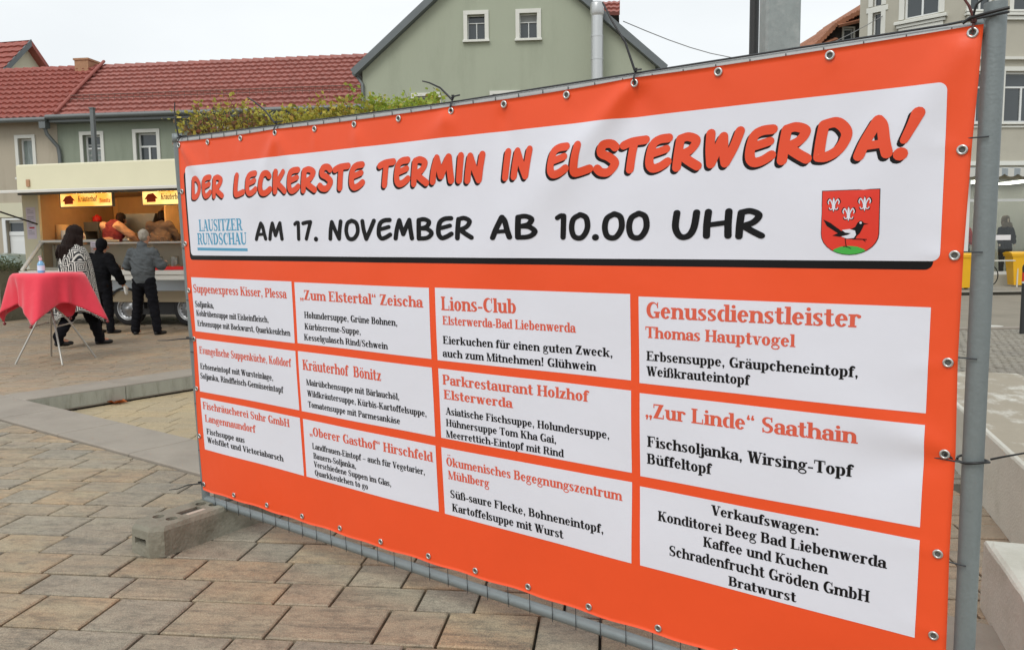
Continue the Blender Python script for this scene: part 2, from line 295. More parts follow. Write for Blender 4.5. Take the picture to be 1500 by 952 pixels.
    F['!'] = (s((.34, b+.06), (.26, .7), (.14, .38), w0=w*1.15, w1=w*.7)+ball(.1, .08, w*.62), .42)
    return F
_cache = {}
def glyph(F, key, ch, grid=0):
    k = (key, ch)
    if k in _cache: return _cache[k]
    polys, adv = F[ch]
    V, Fc = [], []
    for q in polys:
        ar = sum(q[i][0]*q[(i+1) % len(q)][1]-q[(i+1) % len(q)][0]*q[i][1] for i in range(len(q)))
        if abs(ar) < 1e-7: continue
        if ar < 0: q = q[::-1]
        Fc.append(list(range(len(V), len(V)+len(q)))); V += [Vector(p) for p in q]
    if grid:
        xs = [v.x for v in V]; ys = [v.y for v in V]
        g = grid; x = min(xs)+g/2
        while x < max(xs):
            y = min(ys)+g/2
            while y < max(ys): V.append(Vector((x+.003*math.sin(y*50), y))); y += g
            x += g
    r = delaunay_2d_cdt(V, [], Fc, 0, 1e-5)
    vs, fs, of = r[0], r[2], r[5]
    fs = [f for f, o in zip(fs, of) if len(o)]
    used = sorted({i for f in fs for i in f}); mp = {u: i for i, u in enumerate(used)}
    _cache[k] = ([(vs[u].x, vs[u].y) for u in used], [tuple(mp[i] for i in f) for f in fs], adv)
    return _cache[k]
def layout(F, key, text, u0, u1, v0, cap, space=.34, slant=0, grid=0, jit=0):
    """lay text between u0 and u1 on baseline v0; returns flat verts and faces"""
    tot = sum(space if c == ' ' else glyph(F, key, c, grid)[2] for c in text)
    last = text[-1]; gl = glyph(F, key, last, grid); tot += max(x for x, y in gl[0])-gl[2]-.0
    sx = (u1-u0)/tot; x = u0; V, Fc = [], []
    for n, c in enumerate(text):
        if c == ' ': x += space*sx; continue
        vs, fs, adv = glyph(F, key, c, grid); b = len(V)
        dy = jit*math.sin(n*2.3)*cap
        V += [(x+p[0]*sx+slant*p[1]*cap, v0+p[1]*cap+dy) for p in vs]; Fc += [tuple(b+i for i in f) for f in fs]
        x += adv*sx
    return V, Fc
# ================================================================ GROUND, PAVING, SUNKEN FIELD
def paver_mat(name, base, alt, grey, island, dk=.9, scale=1.0):
    m = bpy.data.materials.new(name); m.use_nodes = True; n = m.node_tree.nodes; l = m.node_tree.links; b = n['Principled BSDF']
    b.inputs['Roughness'].default_value = .68; b.inputs['Specular IOR Level'].default_value = .35
    tcn = n.new('ShaderNodeTexCoord')
    if island: rnd = n.new('ShaderNodeNewGeometry').outputs['Random Per Island']
    else: rnd = n.new('ShaderNodeObjectInfo').outputs['Random']
    cmb = n.new('ShaderNodeCombineXYZ'); l.new(rnd, cmb.inputs[2]); sc_ = n.new('ShaderNodeVectorMath'); sc_.operation = 'SCALE'; sc_.inputs['Scale'].default_value = 40; l.new(cmb.outputs[0], sc_.inputs[0])
    ad = n.new('ShaderNodeVectorMath'); l.new(tcn.outputs['Object'], ad.inputs[0]); l.new(sc_.outputs[0], ad.inputs[1])
    mp_ = n.new('ShaderNodeMapping'); mp_.inputs['Scale'].default_value = (3.2*scale, 5.2*scale, 1); l.new(ad.outputs[0], mp_.inputs[0])
    def noise(s, d, r, v): t = n.new('ShaderNodeTexNoise'); t.inputs['Scale'].default_value = s; t.inputs['Detail'].default_value = d; t.inputs['Roughness'].default_value = r; l.new(v, t.inputs['Vector']); return t.outputs[0]
    def mr(src, a, b_, c=0, d=1): t = n.new('ShaderNodeMapRange'); t.inputs[1].default_value = a; t.inputs[2].default_value = b_; t.inputs[3].default_value = c; t.inputs[4].default_value = d; l.new(src, t.inputs[0]); return t.outputs[0]
    def mix(f, a, b_, mode='MIX'):
        t = n.new('ShaderNodeMixRGB'); t.blend_type = mode
        for i, s in ((0, f), (1, a), (2, b_)):
            if hasattr(s, 'is_linked'): l.new(s, t.inputs[i])
            else: t.inputs[i].default_value = s
        return t.outputs[0]
    c = mix(mr(noise(1.3, 4, .6, mp_.outputs[0]), .35, .65), base, alt)
    c = mix(mr(rnd, 0, 1, 0, .85), c, grey) if not island else mix(mr(rnd, .2, 1, 0, .6), c, grey)
    c = mix(mr(noise(1.6, 12, .78, mp_.outputs[0]), .48, .70, 0, dk*.65), c, (.115, .105, .085, 1))
    c = mix(mr(noise(5, 8, .8, mp_.outputs[0]), .5, .62, 0, dk*.45), c, (.07, .062, .05, 1))
    mp2 = n.new('ShaderNodeMapping'); mp2.inputs['Scale'].default_value = (1.6*scale, 11*scale, 1); l.new(ad.outputs[0], mp2.inputs[0])
    c = mix(mr(noise(1.2, 10, .8, mp2.outputs[0]), .50, .68, 0, dk*.75), c, (.085, .078, .064, 1))
    big = noise(.55, 3, .5, tcn.outputs['Object']); c = mix(mr(big, .40, .66, 0, .45), c, (.17, .15, .13, 1))
    fine = noise(190, 3, .8, ad.outputs[0]); c = mix(1.0, c, mix(mr(fine, .3, .7), (.5, .5, .5, 1), (1.42, 1.42, 1.42, 1)), 'MULTIPLY')
    l.new(c, b.inputs['Base Color']); l.new(mr(noise(1.7, 4, .6, mp_.outputs[0]), .3, .7, .48, .8), b.inputs['Roughness'])
    bp = n.new('ShaderNodeBump'); bp.inputs['Strength'].default_value = .45; bp.inputs['Distance'].default_value = .004; l.new(noise(120, 5, .7, ad.outputs[0]), bp.inputs['Height']); l.new(bp.outputs[0], b.inputs['Normal'])
    return m
tan, orange_tan, greyc = (.43, .345, .22, 1), (.46, .315, .185, 1), (.33, .30, .24, 1)
M['paver'] = paver_mat('mottled_tan_paver', tan, orange_tan, greyc, False)
M['paver_i'] = paver_mat('mottled_tan_paver_joined', tan, orange_tan, greyc, True)
M['paver_far'] = paver_mat('brown_paver_joined', (.40, .315, .21, 1), (.42, .285, .18, 1), (.32, .285, .225, 1), True, dk=.5)
M['paver_pit'] = paver_mat('yellow_paver', (.52, .42, .25, 1), (.50, .38, .22, 1), (.46, .38, .25, 1), False, dk=.3)
M['joint'] = mat('dark_joint_sand', (.03, .025, .018), .95, noise=.3, nscale=20, dark=(.035, .04, .018), dscale=2, damt=.6)
M['slab'] = mat('grey_concrete_slab', rgb(152, 143, 131), .7, noise=.10, nscale=3, dark=rgb(122, 112, 102), dscale=1.3, damt=.5, bump=.25, bscale=90, var=1)
M['slab_side'] = mat('pale_concrete_edge', rgb(158, 158, 146), .8, noise=.12, nscale=5, dark=rgb(96, 96, 78), dscale=3, damt=.6, stretch=(3, 3, .6), bump=.3, bscale=70)
TA = rad(-6.9)
def tw(s, n): return (s*math.cos(TA)-n*math.sin(TA), s*math.sin(TA)+n*math.cos(TA))       # town axes -> world
def wt(x, y): return (x*math.cos(TA)+y*math.sin(TA), -x*math.sin(TA)+y*math.cos(TA))
KC = Vector((-4.79, 7.73)); KA = Vector((.805, -.593)).normalized(); KB = Vector((-KA.y, KA.x))
def kw(a, b): p = KC+KA*a+KB*b; return (p.x, p.y)
def clip(poly, p, n):     # keep the side where (q-p).n >= 0
    out = []
    for i in range(len(poly)):
        a, b = poly[i], poly[(i+1) % len(poly)]
        da = (a[0]-p[0])*n[0]+(a[1]-p[1])*n[1]; db = (b[0]-p[0])*n[0]+(b[1]-p[1])*n[1]
        if da >= 0: out.append(a)
        if (da >= 0) != (db >= 0): t = da/(da-db); out.append((a[0]+(b[0]-a[0])*t, a[1]+(b[1]-a[1])*t))
    return out
def area(p): return .5*sum(p[i][0]*p[(i+1) % len(p)][1]-p[(i+1) % len(p)][0]*p[i][1] for i in range(len(p)))
def paver_piece(mb, poly, z, gap=.0058, ch=.006, dep=.05):
    n = len(poly); c = (sum(p[0] for p in poly)/n, sum(p[1] for p in poly)/n)
    def inset(d):
        out = []
        for i in range(n):
            a, b, e = Vector(poly[i-1]), Vector(poly[i]), Vector(poly[(i+1) % n])
            d1 = (b-a).normalized(); d2 = (e-b).normalized(); n1 = Vector((-d1.y, d1.x)); n2 = Vector((-d2.y, d2.x)); m_ = (n1+n2)
            k = max(.3, m_.length_squared/2); out.append(b+m_*(d/k))
        return out
    o = inset(gap); i2 = inset(gap+ch)
    mb.add([(p.x, p.y, z-dep) for p in o]+[(p.x, p.y, z-ch*.8) for p in o]+[(p.x, p.y, z) for p in i2],
           [(k, (k+1) % n, n+(k+1) % n, n+k) for k in range(n)]+[(n+k, n+(k+1) % n, 2*n+(k+1) % n, 2*n+k) for k in range(n)]+[tuple(range(2*n, 3*n))])
def rows(n0, n1, s0, s1, hs_, ls_, R, start=None):
    n = n0; k = 0
    while n < n1:
        h = hs_[k % len(hs_)] if start is None or k >= len(start) else start[k]
        s = s0-R.random()*.4
        while s < s1:
            L = R.choice(ls_); yield [(s, n), (s+L, n), (s+L, n+h), (s, n+h)]; s += L
        n += h; k += 1
def cdt_sheet(polys, keep, z, name, m, **kw_):
    V2, F2 = [], []
    for q in polys:
        if area(q) < 0: q = q[::-1]
        F2.append(list(range(len(V2), len(V2)+len(q)))); V2 += [Vector(p) for p in q]
    r = delaunay_2d_cdt(V2, [], F2, 0, 1e-6); mb = MB()
    mb.add([(p.x, p.y, z) for p in r[0]], [tuple(f) for f, o in zip(r[2], r[5]) if keep(list(o))]); return mb.obj(name, m, **kw_)
pit = [kw(-.02, .0), kw(5, .0), kw(5, 4.5), kw(-.02, 4.5)]
M['ground'] = mat('grey_brown_street_ground', rgb(128, 120, 106), .85, noise=.12, nscale=1.2, dark=rgb(96, 90, 80), dscale=.5, damt=.5, bump=.2, bscale=40)
gr = cdt_sheet([[(-400, -100), (400, -100), (400, 800), (-400, 800)], pit], lambda o: o == [0], -.036, 'ground', 'ground', kind='structure')
bedp = [tw(-16, -3), (2.62, -3.2), (2.62, 19.4), tw(-16, 19.8)]
RX, RN = wt(2.6, 0), wt(-1, 0)
bed = cdt_sheet([bedp, pit], lambda o: o == [0], -.030, 'paving', 'joint', kind='structure')
bed.rotation_euler = (0, 0, TA); 
for v in bed.data.vertices: x, y = wt(v.co.x, v.co.y); v.co.x, v.co.y = x, y
R = random.Random(11)
def kab(x, y): d = Vector((x, y))-KC; return d.dot(KA), d.dot(KB)
singles, rest, far = [], [], []
outer = kw(0, -.52)
start = [.224, .284, .207, .228, .233, .285, .19]       # rows measured on the ground, from near to far
kt = wt(*outer); kn = wt(-KB.x, -KB.y)
def right_cut(q):    # the concrete benches stand on the right edge of the paving
    p = wt(2.02, 3.3); e = (math.cos(rad(71.3)), math.sin(rad(71.3))); nn = (-e[1], e[0]); ex = wt(nn[0], nn[1]); return clip(q, p, ex)
nn0 = 2.737-.224
for q in rows(nn0-4*.235-3.6, 14, -16, 3.4, [.235], [.24, .33, .36, .36, .42], R, start=[.24]*15+[.235, .235, .235, .235]+start+[.25, .2, .28, .22]*3):
    q = clip(q, kt, kn)
    if len(q) >= 3: q = clip(q, RX, RN)
    if len(q) >= 3 and area(q) > .002:
        c = tw(sum(p[0] for p in q)/len(q), sum(p[1] for p in q)/len(q))
        a, b = kab(*c)
        t = c[0]/max(c[1], .1)+.0
        vis = -.72 < t < .72 and c[1] > 1.9
        (singles if vis else rest).append((c[0]**2+c[1]**2, q))
singles.sort(key=lambda t: t[0]); rest += singles[290:]; singles = singles[:290]
for _, q in singles:
    mb = MB(); paver_piece(mb, q, R.uniform(-.0025, .0025)); mb.obj('paver', 'paver', bed)
mb = MB()
for _, q in rest: paver_piece(mb, q, R.uniform(-.0015, .0015))
mb.obj('paver_field', 'paver_i', bed, kind='stuff')
mb = MB(); e1 = wt(*kw(-.5, 0)); e1n = wt(-KA.x, -KA.y)
far_strip = []
for q in rows(1.0, 19.6, -15, 6.5, [.17, .21, .14, .2], [.26, .38, .5, .33], R):
    q = clip(q, wt(*kw(0, 0)), wt(KB.x, KB.y))
    if len(q) >= 3: q = clip(q, RX, RN)
    if len(q) < 3 or area(q) < .002: continue
    c = tw(sum(p[0] for p in q)/len(q), sum(p[1] for p in q)/len(q)); a, b = kab(*c)
    if -.25 < a < 5.25 and b < 4.75: continue
    if a <= -.25 and b < 5: q = clip(q, e1, e1n)
    elif a >= 5.25 and b < 5: q = clip(q, wt(*kw(5.5, 0)), wt(KA.x, KA.y))
    elif b >= 4.75: q = clip(q, wt(*kw(0, 5.0)), wt(KB.x, KB.y))
    if len(q) >= 3 and area(q) > .002: paver_piece(mb, q, R.uniform(-.002, .002), ch=.005)
mb.obj('paver_field', 'paver_far', bed, kind='stuff')
# sunken field
fl = cdt_sheet([[kw(-.1, -.1), kw(5.1, -.1), kw(5.1, 4.6), kw(-.1, 4.6)]], lambda o: True, -.175, 'sunken_floor', 'joint', kind='structure')
fl.rotation_euler = (0, 0, TA)
for v in fl.data.vertices: x, y = wt(v.co.x, v.co.y); v.co.x, v.co.y = x, y
mb = MB(); cl = [(wt(*kw(0, 0)), wt(KA.x, KA.y)), (wt(*kw(5, 0)), wt(-KA.x, -KA.y)), (wt(*kw(0, 0)), wt(KB.x, KB.y)), (wt(*kw(0, 4.5)), wt(-KB.x, -KB.y))]
cnt = 0; restp = MB()
for q in rows(3, 13, -8, 4, [.25], [.33, .42, .36], R):
    for p, n_ in cl:
        if len(q) >= 3: q = clip(q, p, n_)
    if len(q) >= 3 and area(q) > .003:
        c = tw(q[0][0], q[0][1])
        if c[0]/c[1] < -.30 and cnt < 120:
            m1 = MB(); paver_piece(m1, q, -.165+R.uniform(-.0015, .0015)); m1.obj('paver', 'paver_pit', fl); cnt += 1
        else: paver_piece(restp, q, -.165)
restp.obj('paver_field', 'paver_pit', fl, kind='stuff')
# the concrete edging round it
edge = thing('concrete_edging', 'broad grey concrete edging around the sunken yellow paved field', 'edging', (KC.x, KC.y, 0), math.atan2(KA.y, KA.x))
def slab(x0, y0, x1, y1, top=.018, bot=-.30, c=.008):
    mb = MB(); g = .004; mb.cbox(x0+g, y0+g, bot, x1-g, y1-g, top, c); return mb.obj('slab', 'slab', edge)
xs_ = [-2.487-1.08*6+1.08*k for k in range(19)]
for a, b in zip(xs_, xs_[1:]): slab(a, -.52, b, 0)
for k in range(5):
    y0, y1 = k*1.0, k*1.0+1.0
    slab(-.5, y0, 0, y1, bot=-.15); slab(5.0, y0, 5.5, y1, bot=-.3)
    m1 = MB(); m1.box(-.46, y0+.004, -.149, -.006, y1-.004, -.1501); 
for k in range(5): slab(k*1.0, 4.5, k*1.0+1, 5.0)
# pale faces of the step, one stone each, with a dark gap beneath
for k in range(5):
    y0, y1 = k*1.0+.004, k*1.0+.996
    m1 = MB(); m1.box(.0005, y0, -.135, .007, y1, .002); m1.obj('edge_face', 'slab_side', edge)
m1 = MB(); m1.box(-.4, 0, -.3, -.03, 4.5, -.151); m1.obj('footing', 'joint', edge)
# leaf lying in the sunken field
M['leaf_brown'] = mat('dry_brown_leaf', rgb(170, 88, 34), .7, noise=.2, nscale=30)
mb = MB(); n = 14; pts = [(.10*(1+.28*math.cos(5*t))*math.cos(t), .075*(1+.28*math.cos(5*t))*math.sin(t), .02+.03*abs(math.sin(2.5*t))) for t in [2*math.pi*k/n for k in range(n)]]
mb.add([(0, 0, .005)]+pts, [(0, k+1, (k+1) % n+1) for k in range(n)]); lf = mb.obj('fallen_leaf', 'leaf_brown'); lf.location = (-4.25, 8.42, -.165); tag(lf, 'orange brown dry leaf lying in the sunken paving near the step', 'leaf')
# ------------------------------------------------ right side: benches, cobbles, street
M['bench'] = mat('pale_cast_concrete', rgb(208, 207, 196), .75, noise=.07, nscale=2.5, dark=rgb(150, 150, 132), dscale=1.6, damt=.45, bump=.3, bscale=80)
M['bench_top'] = mat('wet_stained_concrete', rgb(160, 150, 132), .5, noise=.06, nscale=5, dark=rgb(222, 221, 212), dscale=3.4, damt=1, stretch=(1, 1.6, 1), bump=.3, bscale=60, dthr=.50)
def bench(name, label, x, y, ang, L, W, H, chips):
    t = thing(name, label, 'bench', (x, y, 0), rad(ang), 'pale concrete bench blocks')
    Rb = random.Random(chips); mb = MB(); n = 26; c = .02; rowsv = []
    prof = [(0, .0), (0, H-c), (.006, H-c*.35), (c, H), (W-c, H), (W, H-c), (W, 0)]
    vs = []; fs = []; m_ = len(prof)
    for i in range(n+1):
        x_ = L*i/n; e = c*.6 if i in (0, n) else 0; j = abs(Rb.gauss(0, .006)) if chips > 5 else abs(Rb.gauss(0, .0015))
        for k, (yy, zz) in enumerate(prof):
            dy = (j if k in (1, 2, 3) else 0); vs.append((x_, -(yy+dy+(e if k in (3,) else 0)), zz-(j*.8 if k in (2, 3) else 0)-(e*.5 if k in (3, 4) else 0)))
    for i in range(n):
        for k in range(m_-1): fs.append((i*m_+k, (i+1)*m_+k, (i+1)*m_+k+1, i*m_+k+1))
    fs += [tuple(range(m_))[::-1], tuple(n*m_+k for k in range(m_))]
    mb.add(vs, fs); o = mb.obj('bench_block', 'bench', t); fix_normals(o)
    o.data.materials.append(M['bench_top'])
    if chips <= 5:
        for p in o.data.polygons:
            if abs(p.normal.z) > .9 and p.center.z > H*.5: p.material_index = 1
    return t
ba = 71.3
bench('concrete_bench', 'far pale concrete bench with wet stained top behind the right post', 2.33, 3.52, ba, 3.1, .72, .42, 2)
bench('concrete_bench', 'near pale concrete bench with chipped rough edge at the right rim', 1.855-math.cos(rad(ba))*2.2, 3.06-math.sin(rad(ba))*2.2, ba, 2.2, .6, .285, 9)
M['cobble'] = paver_mat('grey_cobble', (.31, .285, .235, 1), (.27, .24, .19, 1), (.34, .32, .27, 1), True, dk=.4)
M['cobble_joint'] = mat('cobble_joint', (.09, .08, .06), .95)
mb = MB(); mb.box(2.6, -3.2, -.2, 13.5, 13.18, -.006); ob = mb.obj('cobbled_street', 'cobble_joint', kind='structure')
mb = MB()
for j in range(166):
    y = -3.1+j*.098
    for i in range(107):
        x = 2.70+i*.1+.05*(j % 2)+R.uniform(-.006, .006)
        h = R.uniform(-.004, .006); r_ = .044; q = [(x+r_*R.uniform(.88, 1.05)*a, y+r_*R.uniform(.88, 1.05)*b) for a, b in ((-1, -1), (1, -1), (1, 1), (-1, 1))]
        mb.add([(a, b, -.02) for a, b in q]+[(x+(a-x)*.93, y+(b-y)*.93, .0+h) for a, b in q]+[(x+(a-x)*.6, y+(b-y)*.6, .008+h) for a, b in q],
               [(k, (k+1) % 4, 4+(k+1) % 4, 4+k) for k in range(4)]+[(4+k, 4+(k+1) % 4, 8+(k+1) % 4, 8+k) for k in range(4)]+[(8, 9, 10, 11)])
mb.obj('cobblestones', 'cobble', ob, kind='stuff')
M['asphalt'] = mat('worn_grey_road', rgb(140, 132, 118), .8, noise=.08, nscale=1.5, dark=rgb(112, 106, 94), dscale=.8, damt=.5, bump=.2, bscale=60)
mb = MB(); mb.box(2.62, 13.36, -.2, 60, 21.8, -.002); rd = mb.obj('road', 'asphalt', kind='structure')
mb = MB(); mb.cbox(2.62, 13.19, -.2, 60, 13.35, .03, .01); kb = mb.obj('kerb', 'slab', kind='structure')
M['walk'] = mat('pale_pavement_slab', rgb(160, 155, 142), .8, noise=.08, nscale=3, var=1)
mb = MB(); mb.box(2, 21.8, -.2, 60, 26, .08); pv = mb.obj('pavement', 'joint', kind='structure')
M['walk_i'] = paver_mat('pale_pavement_joined', (.36, .34, .29, 1), (.38, .35, .30, 1), (.32, .31, .27, 1), True, dk=.25)
mb = MB()
for j in range(8):
    for i in range(40): paver_piece(mb, [(9+i*.5+.25*(j % 2), 21.82+j*.5), (9.5+i*.5+.25*(j % 2), 21.82+j*.5), (9.5+i*.5+.25*(j % 2), 22.32+j*.5), (9+i*.5+.25*(j % 2), 22.32+j*.5)], .086, dep=.02)
mb.obj('pavement_slabs', 'walk_i', pv, kind='stuff')
# ================================================================ HOUSES
M['green_wall'] = mat('sage_green_render', rgb(164, 170, 151), .9, noise=.05, nscale=.6, dark=rgb(140, 146, 128), dscale=.9, damt=.5, bump=.25, bscale=30, stretch=(1, 1, .22))
M['green_wall2'] = mat('grey_green_render', rgb(138, 146, 130), .9, noise=.05, nscale=.6, dark=rgb(112, 120, 104), dscale=.9, damt=.6, bump=.25, bscale=30, stretch=(1, 1, .22))
M['beige_wall'] = mat('beige_render', rgb(178, 168, 150), .9, noise=.05, nscale=.7, dark=rgb(146, 136, 118), dscale=.9, damt=.6, bump=.25, bscale=30, stretch=(1, 1, .22))
M['cream'] = mat('cream_render', rgb(206, 202, 178), .85, noise=.04, nscale=1)
M['stone_wall'] = mat('pale_beige_facade', rgb(178, 174, 160), .85, noise=.04, nscale=.8, dark=rgb(156, 152, 138), dscale=.5, damt=.4, bump=.15, bscale=30)
M['white_trim'] = mat('white_window_trim', rgb(214, 214, 206), .6, noise=.04, nscale=3)
M['pvc'] = mat('white_pvc', rgb(222, 224, 222), .35)
M['glass'] = mat('dark_window_glass', (.045, .055, .06), .06, 0, .8)
M['glass_lit'] = mat('curtained_window_glass', rgb(128, 138, 134), .08, 0, .7, noise=.45, nscale=6, stretch=(6, 1, .5))
M['blind'] = mat('grey_blind', rgb(150, 152, 150), .7)
M['tile'] = mat('red_roof_tile', rgb(158, 98, 88), .62, noise=.20, nscale=3, dark=rgb(150, 96, 86), dscale=.8, damt=.5, bump=.1, bscale=40)
M['tile2'] = mat('older_red_roof_tile', rgb(154, 84, 73), .65, noise=.18, nscale=5, dark=rgb(136, 74, 62), dscale=1.5, damt=.6, bump=.1, bscale=40)
M['zinc'] = mat('grey_zinc', rgb(112, 116, 116), .45, .4, noise=.08, nscale=5)
M['slate'] = mat('grey_verge_sheet', rgb(104, 110, 112), .55, .2, noise=.08, nscale=3)
M['brick'] = mat('tan_chimney_brick', rgb(170, 130, 100), .9, noise=.15, nscale=12)
M['dark_wood'] = mat('dark_boarding', rgb(52, 48, 44), .85, noise=.2, nscale=6)
M['tile_old'] = mat('mossy_brown_tile', rgb(166, 112, 84), .8, noise=.25, nscale=6, dark=rgb(104, 76, 58), dscale=3, damt=.7)
M['snow'] = mat('rusty_snow_guard', rgb(120, 92, 84), .7, .3)
def wall(parent, outer, holes, depth, m, name='wall', y=0, thick=.35):
    """front sheet at local y with real openings and reveals of the given depth; a back sheet closes it"""
    V2, F2 = [], []
    for q in [outer]+holes:
        if area(q) < 0: q = q[::-1]
        F2.append(list(range(len(V2), len(V2)+len(q)))); V2 += [Vector(p) for p in q]
    r = delaunay_2d_cdt(V2, [], F2, 0, 1e-6); mb = MB(); mb.add([(p.x, y, p.y) for p in r[0]], [tuple(f)[::1] for f, o in zip(r[2], r[5]) if list(o) == [0]])
    for h in holes:
        n = len(h); mb.add([(a, y, b) for a, b in h]+[(a, y+depth, b) for a, b in h], [(k, (k+1) % n, n+(k+1) % n, n+k) for k in range(n)])
    n = len(outer); mb.add([(a, y, b) for a, b in outer]+[(a, y+thick, b) for a, b in outer], [(k, (k+1) % n, n+(k+1) % n, n+k) for k in range(n)])
    return mb.obj(name, m, parent)
def rect(x0, z0, x1, z1): return [(x0, z0), (x1, z0), (x1, z1), (x0, z1)]
def window(parent, x0, z0, x1, z1, y=0, dep=.16, trim=.1, transom=.32, mull=True, glass='glass', sill=True, fr=.05, pane_top=None, trim_m='white_trim', tt=None, bw=.028):
    yy = y+dep
    mb = MB(); mb.box(x0, yy-.03, z0, x0+fr, yy+.03, z1).box(x1-fr, yy-.03, z0, x1, yy+.03, z1).box(x0+fr, yy-.03, z0, x1-fr, yy+.03, z0+fr).box(x0+fr, yy-.03, z1-fr, x1-fr, yy+.03, z1)
    zt = z1-(z1-z0)*transom if transom else z1-fr; xm = (x0+x1)/2
    if transom: mb.box(x0+fr, yy-.028, zt-bw*.9, x1-fr, yy+.028, zt+bw*.9)
    if mull: mb.box(xm-bw, yy-.029, z0+fr, xm+bw, yy+.029, zt-bw*.9 if transom else z1-fr)
    wn = mb.obj('window', 'pvc', parent)
    cells = []
    if transom: cells.append((x0+fr, zt+bw*.9, x1-fr, z1-fr, pane_top or glass))
    zz = zt-bw*.9 if transom else z1-fr
    if mull: cells += [(x0+fr, z0+fr, xm-bw, zz, glass), (xm+bw, z0+fr, x1-fr, zz, glass)]
    else: cells += [(x0+fr, z0+fr, x1-fr, zz, glass)]
    for a, b, c, d, g in cells: m1 = MB(); m1.box(a, yy+.008, b, c, yy+.016, d); m1.obj('pane', g, wn)
    if trim:
        t2 = tt or trim
        mb = MB(); o = .035; mb.box(x0-trim, y-o, z0, x0, y+.02, z1).box(x1, y-o, z0, x1+trim, y+.02, z1).box(x0-trim, y-o-.002, z1, x1+trim, y+.02, z1+t2)
        if sill is None: mb.box(x0-trim, y-o-.002, z0-trim, x1+trim, y+.02, z0)
        mb.obj('window_surround', trim_m, parent)
    if sill:
        mb = MB(); mb.cbox(x0-trim-.02, y-.09, z0-.06, x1+trim+.02, y+dep-.03, z0, .015); mb.obj('window_sill', trim_m, parent)
    return wn
def tile_roof(parent, x0, x1, eave, ridge, rows_, cols, name, m, amp=.028, clipx=None):
    """pantiled slope as one relief: every course steps over the one below, every tile has its roll"""
    (ye, ze), (yr, zr) = eave, ridge; mb = MB(); sl = Vector((0, yr-ye, zr-ze)); nrm = Vector((0, -(zr-ze), yr-ye)).normalized(); per = 6; nx = cols*per
    for r in range(rows_):
        for e, lift in ((0, .045), (1, .0)):
            t = (r+e*1.02)/rows_; vs = []
        vs = []; fs = []
        for e, lift in ((-.001, -.03), (0, .07), (1.0, .006)):
            t = (r+e)/rows_; a = clipx(t)[0] if clipx else x0; b = clipx(t)[1] if clipx else x1
            for i in range(nx+1):
                ph = (i/per) % 1; x = x0+(x1-x0)*i/nx; x = min(max(x, a), b)
                hgt = amp*(math.cos(2*math.pi*ph)*.5+.5)**.8 if e >= 0 else 0
                p = Vector((x, ye, ze))+sl*t+nrm*(lift+hgt+.006*math.sin(r*12.9+int(i/per)*78.2)); vs.append(p)
        n1 = nx+1
        for k in range(2):
            for i in range(nx): fs.append((k*n1+i, k*n1+i+1, (k+1)*n1+i+1, (k+1)*n1+i))
        mb.add(vs, fs, False)
    return mb.obj(name, m, parent)
def ridge_caps(parent, x0, x1, y, z, n, m, name='ridge_tiles'):
    mb = MB(); d = (x1-x0)/n
    for k in range(n): mb.tube([(x0+k*d, y, z+.01), (x0+(k+1)*d*1.0+.0, y, z-.005)], .095, 8, True, .075)
    return mb.obj(name, m, parent, kind='stuff')
HQ = (-13.189, 24.0)
# ---- row house, green part
rh = thing('row_house', 'low sage green row house with long red tiled roof behind the stall', 'house', (HQ[0], HQ[1], 0), TA)
gw = [(.62, 3.62, 1.18, 4.88), (2.29, 3.62, 2.93, 4.90), (4.4, 3.62, 5.14, 4.9), (6.4, 3.62, 7.14, 4.9), (8.0, 3.62, 8.74, 4.9), (.9, .9, 1.75, 2.2), (3.2, .9, 4.05, 2.2), (6.3, .9, 7.15, 2.2)]
wall(rh, [(-.18, 0), (9.6, 0), (9.6, 5.42), (-.18, 5.42)], [rect(*g) for g in gw], .16, 'green_wall2')
for i, g in enumerate(gw): window(rh, *g, trim=.10, transom=.30, glass='glass_lit' if i == 0 else 'glass', pane_top='glass')
for k in range(7): m1 = MB(); m1.box(.67, .166, 3.7+k*.145, 1.13, .170, 3.76+k*.145); m1.obj('blind_slat', 'blind', rh)
tile_roof(rh, -.8, 9.7, (-.35, 5.36), (3.3, 7.62), 12, 52, 'roof', 'tile', clipx=lambda t: (-.03-.72*t, 9.7))
ridge_caps(rh, -.72, 9.7, 3.32, 7.60, 28, 'tile')
mb = MB(); mb.add([(-.22, 3.3, 7.60), (9.7, 3.3, 7.60), (9.7, 6.9, 5.4), (-.22, 6.9, 5.4)], [(0, 1, 2, 3)]); mb.obj('rear_slope', 'tile', rh)
mb = MB(); mb.box(-.18, 6.4, 0, 9.6, 6.6, 5.4); mb.obj('rear_wall', 'green_wall2', rh)
mb = MB(); mb.tube([(-.2, -.43, 5.36), (9.6, -.43, 5.36)], .07, 8); mb.box(-.18, -.36, 5.22, 9.6, -.002, 5.34); mb.obj('gutter', 'zinc', rh)
mb = MB(); mb.tube([(.35, -.05, 6.02), (9.6, -.05, 6.02)], .014, 5); mb.tube([(.35, -.05, 5.92), (9.6, -.05, 5.92)], .014, 5)
for k in range(48): mb.tube([(.35+k*.196, -.05, 5.84), (.35+k*.196, -.05, 6.04)], .007, 4)
mb.obj('snow_guard', 'snow', rh)
